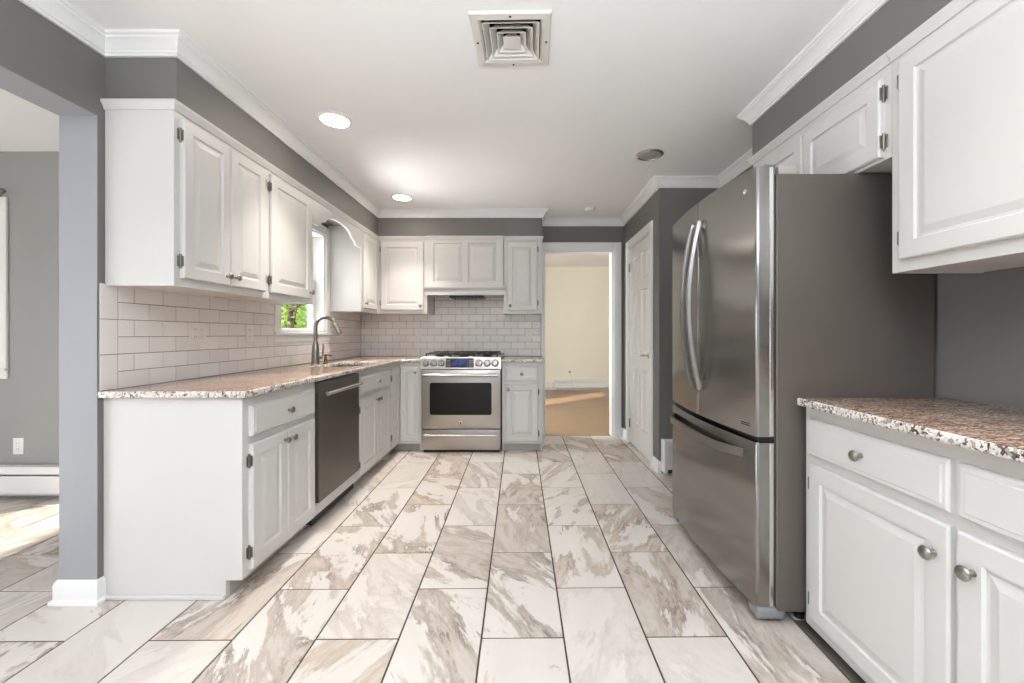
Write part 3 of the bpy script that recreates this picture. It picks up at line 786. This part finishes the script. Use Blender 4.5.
# ------------------------------------------------------------------ wall plates
def plate(label, loc, rz, gangs=1, mat='plate', kind='outlet', group=None):
    t = thing('wall_outlet', label, 'outlet' if kind == 'outlet' else 'switch', loc, rz, group)
    wd = .072 if gangs == 1 else .116
    obj('cover_plate', MB().box(-wd/2, wd/2, -.006, 0, -.057, .057, .003, 2), M[mat], t)
    for g_ in range(gangs):
        cx = 0 if gangs == 1 else (-.023 if g_ == 0 else .023)
        for dz in (-.02, .02):
            mb = MB().lathe([(.0165, 0), (.0165, .002), (.015, .003)], (cx, -.0058, dz), (0, -1, 0), 18)
            s_ = obj('socket', mb, M[mat], t)
            obj('slots', MB().box(cx-.007, cx-.0055, -.0092, -.0086, dz-.004, dz+.005).box(cx+.0055, cx+.007, -.0092, -.0086, dz-.004, dz+.005), M['rubber'], s_)
    return t
plate('cream double outlet plate on the left backsplash nearest the counter end', (XL+.0085, 2.302, 1.142), RL, 2)
plate('cream single outlet plate on the left backsplash under the single-door cabinet', (XL+.0085, 2.738, 1.142), RL)
plate('cream outlet plate on the back backsplash left of the range', (-1.152, YB-.0085, 1.142), 0)
plate('cream outlet plate on the back backsplash right of the range near the doorway', (.06, YB-.0085, 1.142), 0)
plate('white outlet plate low on the pale grey side room wall', (-3.52, YS, .356), 0, 1, 'white_plastic')

# ------------------------------------------------------------------ range
t = thing('range', 'stainless steel gas range with blue display and front knobs', 'stove', (XRG0, 3.99, 0)); W = XRG1-XRG0
D = YB-3.99-.012
obj('chassis', MB().box(.004, W-.004, .035, D, .035, .895), M['black'], t)
obj('cooktop', MB().box(0, W, .02, D, .893, .912, .004, 2).box(.0, W, D-.03, D, .912, .93, .003), M['steel_h'], t)
cp = obj('control_panel', MB().prism([(-.004, .803), (.06, .803), (.06, .914), (.020, .917), (.014, .912)], 'x', 0, W), M['steel_h'], t)
knobm = MB().lathe([(.036, 0), (.036, .004), (.030, .006), (.028, .024), (.024, .030), (.001, .031)], (0, 0, 0), (0, -1, 0), 24)
knobm.box(-.005, .005, -.038, -.028, -.026, .026, .002)
kme = knobm.mesh('burner_knob', M['handle'], 40)
for x in (.045, .122, .196, .554, .632, .708):
    obj('burner_knob', kme, None, cp, (x, .006, .858), (-.17, 0, 0))
dm = MB().box(.236, .504, -.003, .004, -.044, .045, .004, 2)
dsp = obj('display', dm, M['black'], cp, (0, .0045, .86), (-.165, 0, 0))
obj('screen', MB().box(.29, .45, -.0036, -.0026, -.032, .033), M['display'], dsp)
for x in (.246, .462):
    mb = MB()
    for r in range(4):
        for k in range(4): mb.box(x+k*.0095, x+k*.0095+.006, -.0038, -.0028, .826-.86+r*.018, .836-.86+r*.018)
    obj('keypad', mb, M['grey_plastic'], dsp)
dr = obj('oven_door', MB().box(.006, W-.006, 0, .035, .232, .795, .005, 2), M['steel_h'], t)
wx0, wx1, wz0, wz1 = .085, .675, .364, .672
obj('window', MB().prism(rrect(wx0, wx1, wz0, wz1, .022), 'y', -.0015, .01), M['oven_glass'], dr)
def bar_handle(z, x0, x1, r, par, out=-.055):
    mb = MB().tube([(x0, out, z), (x1, out, z)], r, 16)
    for x in (x0+.02, x1-.02): mb.tube([(x, 0, z), (x, out, z)], r*.8, 12)
    for x, s_ in ((x0, -1), (x1, 1)): mb.lathe([(r, 0), (r*1.25, .002), (r*1.25, .014), (r*.5, .018)], (x-s_*.004, out, z), (s_, 0, 0), 14)
    return obj('handle', mb, M['steel_bright'], par)
bar_handle(.748, .045, W-.045, .0125, dr)
mb = MB().lathe([(.016, 0), (.016, .002), (.013, .003)], (W/2-.005, 0, .288), (0, -1, 0), 24); em = obj('emblem', mb, M['steel_bright'], dr)
obj('emblem_mark', MB().box(W/2-.012, W/2+.002, -.004, -.0028, .281, .295, .001), M['rubber'], em)
dw_ = obj('drawer', MB().box(.006, W-.006, 0, .035, .03, .222, .005, 2), M['steel_h'], t)
bar_handle(.178, .05, W-.05, .009, dw_, -.04)
obj('plinth', MB().box(.02, W-.02, .03, .05, .0, .035), M['black'], t)
# burners and grates
for x in (.15, W/2, W-.15):
    for y in (.17, .44):
        mb = MB().lathe([(.052, .912), (.052, .918), (.040, .920), (.040, .930), (.034, .934), (.001, .935)], (x, y, 0), (0, 0, 1), 20)
        obj('burner', mb, M['iron'], t)
for k in range(3):
    gx0 = .035+k*.233; gx1 = gx0+.23; mb = MB(); h0, h1 = .940, .952; b_ = .006
    for y in (.05, .305, .56): mb.box(gx0, gx1, y-b_, y+b_, h0, h1, .002)
    for x in (gx0+b_, gx1-b_): mb.box(x-b_, x+b_, .05, .56, h0, h1, .002)
    cx = (gx0+gx1)/2
    for y in (.177, .432):
        mb.box(gx0, cx-.022, y-.005, y+.005, h0, h1+.004, .002); mb.box(cx+.022, gx1, y-.005, y+.005, h0, h1+.004, .002)
        mb.box(cx-.005, cx+.005, y+.022, y+.128, h0, h1+.004, .002); mb.box(cx-.005, cx+.005, y-.128, y-.022, h0, h1+.004, .002)
    for x in (gx0+b_, gx1-b_):
        for y in (.06, .55): mb.box(x-.006, x+.006, y-.006, y+.006, .911, h0)
    obj('grate', mb, M['iron'], t)

# ------------------------------------------------------------------ refrigerator (local x from its far side to its near side, front towards -y)
FW = .933
t = thing('refrigerator', 'stainless steel french door refrigerator with bottom freezer', 'refrigerator', (.988, 1.632+FW, 0), RR)
FT = 1.764
obj('cabinet', MB().box(0, FW, 0, .62, .050, FT, .004), M['fridge_side'], t)
def bow(x): return -.076-.036*(1-((x-FW/2)/(FW/2))**2)
def bow_slab(x0, x1, z0, z1, r0, r1, back=-.008):
    """curved door slab; r0, r1 edge radii at both sides"""
    pts = []
    n = 22
    def edge(x, r, s_):
        # quarter round between side and front
        out = []
        for k in range(7):
            a = PI/2*k/6; out.append((x+s_*(r-r*math.cos(a)), bow(x+s_*r)+r-r*math.sin(a)))
        return out
    pts += edge(x0, r0, 1)
    for k in range(1, n): x = x0+r0+(x1-r1-x0-r0)*k/n; pts.append((x, bow(x)))
    pts += edge(x1, r1, -1)[::-1]
    pts += [(x1, back), (x0, back)]
    bm = bmesh.new(); lo = [bm.verts.new((x, y, z0)) for x, y in pts]; f = bm.faces.new(lo)
    r = bmesh.ops.extrude_face_region(bm, geom=[f])
    for q in r['geom']:
        if isinstance(q, bmesh.types.BMVert): q.co.z = z1
    bmesh.ops.recalc_face_normals(bm, faces=bm.faces[:])
    ed = [e for e in bm.edges if abs(e.verts[0].co.z-e.verts[1].co.z) < 1e-6 and (e.verts[0].co.y < back-.001 or e.verts[1].co.y < back-.001)]
    bmesh.ops.bevel(bm, geom=ed, offset=.005, segments=2, affect='EDGES', profile=.5)
    return MB().add_bm(bm)
d1 = obj('door', bow_slab(.002, FW/2-.003, .732, 1.797, .014, .006), M['steel'], t)
d2 = obj('door', bow_slab(FW/2+.003, FW-.002, .732, 1.797, .006, .014), M['steel'], t)
d3 = obj('freezer_drawer', bow_slab(.002, FW-.002, .068, .712, .014, .014), M['steel'], t)
obj('gasket', MB().box(.012, FW-.012, -.010, 0, .07, 1.785), M['rubber'], t)
obj('gap_seal', MB().box(.02, FW-.02, -.06, -.008, .70, .74), M['rubber'], t)
obj('edge_trim', MB().box(FW-.004, FW, -.026, -.010, .735, 1.79, .002).box(FW-.004, FW, -.026, -.010, .07, .708, .002), M['steel_bright'], t)
def arch_handle(x, par):
    mb = MB(); pts = []; rr = []; n = 24; z0, z1 = .872, 1.688
    for k in range(n+1):
        u = k/n; z = z0+(z1-z0)*u
        s_ = 1-(2*u-1)**2
        pts.append((x, bow(x)-.006-.052*s_, z))
    # flat strap section
    i = len(mb.v)
    for j, p in enumerate(pts):
        a = Vector(pts[max(j-1, 0)]); b_ = Vector(pts[min(j+1, n)]); tg = (b_-a).normalized(); nr = Vector((0, tg.z, -tg.y))
        wd = .011; th = .016
        for (dx, dn) in ((-wd, -th), (wd, -th), (wd+.003, 0), (wd, .004), (-wd, .004), (-wd-.003, 0)):
            mb.v.append(tuple(Vector(p)+Vector((dx, 0, 0))-nr*dn*(-1)))
    for j in range(n):
        for k in range(6): mb.f.append([i+j*6+k, i+j*6+(k+1) % 6, i+(j+1)*6+(k+1) % 6, i+(j+1)*6+k]); mb.m.append(0); mb.t.append(None)
    mb.f.append([i+k for k in range(6)]); mb.f.append([i+n*6+k for k in range(6)]); mb.m += [0, 0]; mb.t += [None, None]
    for z in (z0+.012, z1-.012): mb.box(x-.013, x+.013, bow(x)-.022, bow(x)+.002, z-.022, z+.022, .005, 2)
    return obj('handle', mb, M['handle'], par)
arch_handle(FW/2-.040, d1); arch_handle(FW/2+.040, d2)
mb = MB(); n = 24; i = 0; z = .652
for j in range(n+1):
    u = j/n; x = .07+(FW-.15)*u; y = bow(x)-.006-.042*min(1, math.sin(PI*u)*2.2)
    for dy, dz in ((-.006, -.017), (.006, -.017), (.006, .017), (-.006, .017)): mb.v.append((x, y+dy, z+dz))
for j in range(n):
    for k in range(4): mb.f.append([j*4+k, j*4+(k+1) % 4, (j+1)*4+(k+1) % 4, (j+1)*4+k]); mb.m.append(0); mb.t.append(None)
mb.f += [[0, 1, 2, 3], [n*4, n*4+1, n*4+2, n*4+3]]; mb.m += [0, 0]; mb.t += [None, None]
obj('handle', mb, M['handle'], d3)
mb = MB().lathe([(.011, 0), (.011, .0015), (.009, .002)], (FW-.07, bow(FW-.07)-.0, 1.715), (.17, -1, 0), 20); obj('badge', mb, M['steel_bright'], d2)
x = FW-.075; a = math.atan2(bow(x+.03)-bow(x-.03), .06)
bd = obj('name_plate', MB().box(-.033, .033, -.002, .001, -.011, .011), M['steel_bright'], d2, (x, bow(x), .775), (0, 0, a))
obj('plate_lettering', MB().box(-.018, .030, -.003, -.0018, .001, .006).box(-.018, .030, -.003, -.0018, -.007, -.002), M['rubber'], bd)
obj('hinge_cover', MB().box(FW-.10, FW-.004, -.045, .0, 1.764, 1.803, .006, 2), M['grey_plastic'], t)
obj('hinge_cover', MB().box(FW-.075, FW-.004, .010, .085, FT, 1.797, .005, 2), M['beige_plastic'], t)
obj('hinge_cover', MB().box(.004, .09, -.045, .085, 1.764, 1.797, .006, 2), M['beige_plastic'], t)
ft = MB().box(FW-.075, FW-.0, -.075, .04, .018, .066, .014, 3); obj('foot', ft, M['grey_plastic'], t)
obj('foot', MB().box(0, .075, -.075, .04, .018, .066, .014, 3), M['grey_plastic'], t)
obj('kick_grille', MB().box(.075, FW-.075, -.02, .02, .025, .066), M['rubber'], t)
mb = MB()
for xx in (.05, FW-.05):
    for yy in (-.015, .12, .56): mb.lathe([(.018, 0), (.018, .02), (.012, .022), (.012, .046)], (xx, yy, 0), (0, 0, 1), 12)
obj('roller', mb, M['rubber'], t)

# ------------------------------------------------------------------ ceiling things
t = thing('ceiling_vent', 'square stepped metal air vent set in the ceiling', 'vent', (-.05, 1.81, HC), math.radians(-1.2))
def sq_ring(mb, a0, a1, z0, z1):
    A = [(-a0, -a0, z0), (a0, -a0, z0), (a0, a0, z0), (-a0, a0, z0)]; B = [(-a1, -a1, z1), (a1, -a1, z1), (a1, a1, z1), (-a1, a1, z1)]
    for k in range(4): mb.face([A[k], A[(k+1) % 4], B[(k+1) % 4], B[k]])
def sq_frust(a0, a1, z0, z1, th=.0035):
    mb = MB(); sq_ring(mb, a0, a1, z0, z1); sq_ring(mb, a0-th, a1-th, z0, z1); sq_ring(mb, a0, a0-th, z0, z0); sq_ring(mb, a1, a1-th, z1, z1); return mb
mb = MB(); sq_ring(mb, .165, .165, 0, -.004); sq_ring(mb, .165, .160, -.004, -.010); sq_ring(mb, .160, .132, -.010, -.012); sq_ring(mb, .132, .122, -.012, -.002); sq_ring(mb, .122, .122, -.002, 0)
fr = obj('frame', mb, M['vent'], t)
mb = MB()
for x, y in ((-.148, 0), (.148, 0), (0, -.148), (0, .148)): mb.lathe([(.005, 0), (.004, .003), (.001, .0035)], (x, y, -.011), (0, 0, -1), 10)
obj('screws', mb, M['rubber'], fr)
mb = MB(); sq_ring(mb, .1265, .1265, -.002, .12); mb.box(-.1265, .1265, -.1265, .1265, .12, .125)
obj('duct', mb, M['duct'], t)
for a in (.118, .090, .062):
    obj('louver', sq_frust(a, a-.024, -.013, .018), M['vent'], t)
mb = MB().box(-.036, .036, -.036, .036, -.014, -.011, .001); sq_ring(mb, .036, .016, -.011, .016)
obj('centre_plate', mb, M['vent'], t)
def lamp(x, y, p):
    d = bpy.data.lights.new('can_and_fill_lamp', 'AREA'); d.shape = 'DISK'; d.size = .13; d.energy = p; d.spread = math.radians(78); d.color = (1, .93, .84)
    o = bpy.data.objects.new('can_and_fill_lamp', d); COL.objects.link(o); o.location = (x, y, HC-.014)
for x, y in ((-1.12, .95), (.9, .95), (-1.12, -1.2), (.9, -1.2)): lamp(x, y, 2)  # added fill lamps out of frame, without fixtures
def can_light(label, x, y, on):
    if on: lamp(x, y, 8.5)
    t = thing('recessed_light', label, 'ceiling light', (x, y, HC))
    obj('trim_ring', MB().lathe([(.095, 0), (.096, -.004), (.090, -.009), (.081, -.010), (.078, -.006), (.078, 0)], (0, 0, 0), (0, 0, 1), 40), M['white_plastic'] if on else M['steel_bright'], t)
    obj('lens', MB().lathe([(.078, -.004), (.076, -.007 if on else -.005), (.05, -.0085 if on else -.005), (.001, -.009 if on else -.005)], (0, 0, 0), (0, 0, 1), 32), M['lamp_on'] if on else M['lamp_off'], t)
    return t
can_light('lit round recessed light nearer the two-door left wall cabinet', -1.119, 2.481, True)
can_light('lit round recessed light in the far left of the ceiling', -1.129, 3.884, True)
can_light('unlit grey recessed light above the refrigerator side of the ceiling', .894, 2.965, False)
t = thing('smoke_detector', 'small white round smoke detector on the ceiling before the doorway', 'smoke detector', (.675, 4.24, HC))
obj('housing', MB().lathe([(.055, 0), (.055, -.012), (.050, -.024), (.035, -.030), (.001, -.031)], (0, 0, 0), (0, 0, 1), 28), M['white_plastic'], t)
obj('base_ring', MB().lathe([(.062, 0), (.062, -.006), (.055, -.007)], (0, 0, 0), (0, 0, 1), 28), M['white_plastic'], t)

# ------------------------------------------------------------------ pantry door (six panels, lever handle)
W = PD[1]-PD[0]-.026; Hd = 2.012
pd = bpy.data.objects.new('door_1', None); COL.objects.link(pd); pd.location = (XPAN+.006, PD[0]+.013, .008); pd.rotation_euler = (0, 0, 0)
tag(pd, 'white six-panel closet door with brushed lever handle', kind='structure')
pd.rotation_euler = (0, 0, RR); pd.location = (XPAN+.042, PD[1]-.013, .008)
st = .105; ml = .09; pw_ = (W-2*st-ml)/2
rects = []
for x in (st, st+pw_+ml):
    for z0, z1 in ((.22, .80), (.93, 1.55), (1.66, 1.90)): rects.append((x, x+pw_, z0, z1))
leaf = obj('door_leaf', panel_front(MB(), W, Hd, .036, rects, .002, [(0, 0), (.008, .015), (.018, .015), (.044, .004), (.048, .004)]), M['trim'], pd, smooth=20)
mb = MB().lathe([(.026, 0), (.026, .005), (.010, .010), (.010, .045), (.004, .048)], (W-.06, -.036, .935), (0, -1, 0), 20)
mb.tube([(W-.06, -.078, .935), (W-.10, -.082, .937), (W-.145, -.080, .930), (W-.17, -.078, .934)], [.010, .008, .007, .006], 10)
obj('lever_handle', mb, M['steel_bright'], pd)
for z in (.20, 1.82): obj('hinge', MB().tube([(-.002, -.040, z-.045), (-.002, -.040, z+.045)], .007, 10).box(-.010, .0, -.038, -.034, z-.045, z+.045), M['hinge'], pd)

# ------------------------------------------------------------------ kitchen window
def window(name, label, loc, rz, W, Hh, depth, cas, stool=True, sash=.05):
    """local: x along the wall, y towards the outside (wall face at y=0)"""
    o = bpy.data.objects.new(name, None); COL.objects.link(o); o.location = loc; o.rotation_euler = (0, 0, rz); tag(o, label, kind='structure')
    mb = MB()
    for a, b_ in ((-cas, 0), (W, W+cas)): mb.box(a, b_, -.018, 0, -.0, Hh, .003)
    mb.box(-cas, W+cas, -.018, 0, Hh, Hh+cas, .003)
    if stool: mb.box(-cas-.004, W+cas+.004, -.030, 0, -.022, 0, .004); mb.box(-cas, W+cas, -.014, 0, -.075, -.022, .003)
    else: mb.box(-cas, W+cas, -.018, 0, -cas, 0, .003)
    obj('casing', mb, M['trim'], o)
    mb = MB(); mb.box(-.001, .016, -.002, depth, 0, Hh); mb.box(W-.016, W+.001, -.002, depth, 0, Hh); mb.box(0, W, -.002, depth, -.001, .016); mb.box(0, W, -.002, depth, Hh-.016, Hh+.001)
    obj('jamb', mb, M['trim'], o)
    for nm, z0, z1, y in (('lower_sash', .010, Hh/2+.02, depth-.075), ('upper_sash', Hh/2-.02, Hh-.016, depth-.038)):
        mb = MB(); x0, x1 = .017, W-.017
        mb.box(x0, x0+sash, y, y+.035, z0, z1, .002); mb.box(x1-sash, x1, y, y+.035, z0, z1, .002); mb.box(x0+sash, x1-sash, y, y+.035, z0, z0+sash*.5, .002); mb.box(x0+sash, x1-sash, y, y+.035, z1-.035, z1, .002)
        s_ = obj(nm, mb, M['trim'], o)
        obj('pane', MB().box(x0+sash-.004, x1-sash+.004, y+.016, y+.019, z0+sash*.5-.004, z1-.031), M['glass'], s_)
    return o
window('window_1', 'white double-hung kitchen window above the sink with trees outside', (XL, WIN[0], WIN[2]), RL, WIN[1]-WIN[0], WIN[3]-WIN[2], .15, .075)
# windows of the other rooms
window('window_2', 'white window at the far end of the side room', (-4.7, YS, .9), 0, 1.02, 1.1, .11, .09, True)
def big_window(name, label, loc, rz, W, Hh, n):
    o = bpy.data.objects.new(name, None); COL.objects.link(o); o.location = loc; o.rotation_euler = (0, 0, rz); tag(o, label, kind='structure')
    mb = MB(); mb.box(0, W, -.02, .1, 0, .05); mb.box(0, W, -.02, .1, Hh-.05, Hh)
    for k in range(n+1): x = (W-.05)*k/n; mb.box(x, x+.05, -.02, .1, .05, Hh-.05)
    obj('frame', mb, M['trim'], o)
    for k in range(n): obj('pane', MB().box((W-.05)*k/n+.04, (W-.05)*(k+1)/n+.01, .03, .034, .04, Hh-.04), M['glass'], o)
    return o
big_window('window_3', 'wide window in the rear wall of the kitchen', (1.4, YREAR, .3), PI, 2.9, 1.9, 3)
big_window('window_4', 'wide window in the rear wall of the side room', (-2.4, YREAR, .3), PI, 2.2, 1.9, 2)
big_window('window_5', 'wide window in the left wall of the side room', (-5.1, -1.6, .15), RL, 2.7, 1.6, 2)
big_window('window_6', 'window in the left wall of the cream room', (-1.4, 5.0, .85), RL, .70, 1.25, 1)

# ------------------------------------------------------------------ heaters, rod, cord
def heater(label, loc, rz, Lg, Hh=.215, z0=.015, dp=.07):
    t = thing('baseboard_heater', label, 'heater', loc, rz)
    mb = MB(); mb.box(0, Lg, -.012, 0, z0, z0+Hh); mb.box(.004, Lg-.004, -dp, -.0, z0+Hh-.016, z0+Hh, .004); mb.prism([(-dp, z0+Hh-.05), (-dp+.004, z0+Hh-.05), (-dp+.004, z0+Hh-.012), (-dp, z0+Hh-.012)], 'x', .004, Lg-.004)
    obj('back_plate', mb, M['heater'], t)
    obj('front_panel', MB().box(.004, Lg-.004, -dp, -dp+.004, z0+.03, z0+Hh-.062, .001), M['heater'], t)
    mb = MB(); mb.tube([(.01, -.035, z0+.09), (Lg-.01, -.035, z0+.09)], .012, 8)
    for k in range(int(Lg/.02)): mb.box(.01+k*.02, .0106+k*.02, -.062, -.014, z0+.045, z0+.13)
    obj('fins', mb, M['duct'], t)
    for a, b_ in ((0, .03), (Lg-.03, Lg)): obj('end_cap', MB().box(a, b_, -dp-.002, 0, z0-.01, z0+Hh+.002, .003), M['heater'], t)
    return t
heater('long white baseboard heater along the side room wall', (-5.0, YS, 0), 0, 2.98)
heater('white baseboard heater end on the closet wall behind the refrigerator', (XPAN+.014, YPAN, 0), 0, .48, .25, .03, .085)
heater('long white baseboard heater along the cream wall', (.62, YF, 0), 0, 2.5, .2, .02)
struct('baseboard_far', MB().box(-1.39, .60, YF-.016, YF, 0, .16, .004), M['trim'], 'white baseboard along the cream wall')
t = thing('curtain_rod', 'dark curtain rod end above the side room window', 'curtain rod', (-4.6, YS, 2.115))
obj('rod', MB().tube([(-.3, -.06, 0), (1.02, -.06, 0)], .009, 12), M['hinge'], t)
obj('finial', MB().lathe([(.009, 0), (.016, .008), (.018, .02), (.010, .034), (.002, .038)], (1.02, -.06, 0), (1, 0, 0), 16), M['hinge'], t)
obj('bracket', MB().box(.93, .96, -.004, 0, -.03, .03, .001).tube([(.945, 0, 0), (.945, -.06, -.004)], .006, 8), M['hinge'], t)
plate('white outlet on the cream wall with a cord plugged in', ((569.5-523.5)/418*YF, YF, .345), 0, 1, 'white_plastic')
ox = (569.5-523.5)/418*YF
t = thing('power_cord', 'white power cord plugged into the cream wall outlet, trailing along the floor', 'cord', (ox, YF, 0))
obj('plug', MB().box(-.016, .016, -.045, -.010, .350, .385, .004), M['rubber'], t)
P_ = [(0, -.045, .36), (.01, -.10, .33), (.03, -.12, .2), (.06, -.14, .07), (.12, -.18, .012), (.25, -.20, .006), (.5, -.16, .006), (.8, -.12, .006), (1.2, -.14, .006), (1.6, -.12, .006)]
sm = []
for j in range(len(P_)-1):
    a = Vector(P_[max(j-1, 0)]); b_ = Vector(P_[j]); c_ = Vector(P_[j+1]); d_ = Vector(P_[min(j+2, len(P_)-1)])
    for k in range(6):
        u = k/6; sm.append(.5*((2*b_)+(-a+c_)*u+(2*a-5*b_+4*c_-d_)*u*u+(-a+3*b_-3*c_+d_)*u**3))
sm.append(Vector(P_[-1]))
obj('cable', MB().tube(sm, .006, 8), M['cord'], t)

# ------------------------------------------------------------------ outside the kitchen window
struct('ground_outside', MB().box(-30, -5.4, 3.2, 40, -.5, -.4), M['lawn'], 'green lawn outside the kitchen window')
def tree(label, x, y, h, r, seed, group, n=1500, trunk=.16):
    rg = random.Random(seed)
    t = thing('tree', label, 'tree', (x, y, -.4), 0)
    pts = [(0, 0, 0), (.05, .02, h*.3), (-.03, .06, h*.6), (.04, 0, h*.95)]
    mb = MB().tube(pts, [trunk, trunk*.8, trunk*.55, trunk*.2], 10)
    for k in range(6):
        a = rg.random()*6.28; z = h*(.3+.1*k); mb.tube([(0, 0, z), (math.cos(a)*r*.4, math.sin(a)*r*.4, z+.25), (math.cos(a)*r*.8, math.sin(a)*r*.8, z+.7)], [trunk*.3, trunk*.2, trunk*.07], 6)
    obj('trunk', mb, M['bark'], t)
    mb = MB()
    cl = [(rg.uniform(-1, 1)*r*.75, rg.uniform(-1, 1)*r*.75, rg.uniform(.18, 1.0)*h) for _ in range(38)]
    for k in range(n):
        c_ = rg.choice(cl); p = Vector(c_)+Vector((rg.gauss(0, .24), rg.gauss(0, .24), rg.gauss(0, .22)))
        u = Vector((rg.uniform(-1, 1), rg.uniform(-1, 1), rg.uniform(-1, 1))).normalized(); v_ = u.orthogonal().normalized(); s_ = rg.uniform(.045, .085)
        mb.face([p-u*s_, p-v_*s_*.5, p+u*s_, p+v_*s_*.5])
    obj('foliage', mb, M['leaf'], t, smooth=180)
for i, (x, y, h, r, n, tr, lab) in enumerate([
        (-5.05, 9.0, 4.0, .85, 420, .10, 'thick trunked leafy tree straight outside the kitchen window'),
        (-6.6, 11.9, 5.0, 1.15, 3000, .11, 'bright green leafy tree behind the thick trunk outside the window'),
        (-8.6, 14.9, 5.4, 1.3, 3000, .13, 'mid distance green tree beyond the bright green one outside the window'),
        (-10.2, 18.9, 6.4, 1.7, 3400, .16, 'tall tree farthest away beyond the kitchen window')]):
    tree(lab, x, y, h, r, 40+i, 'trees', n, tr)
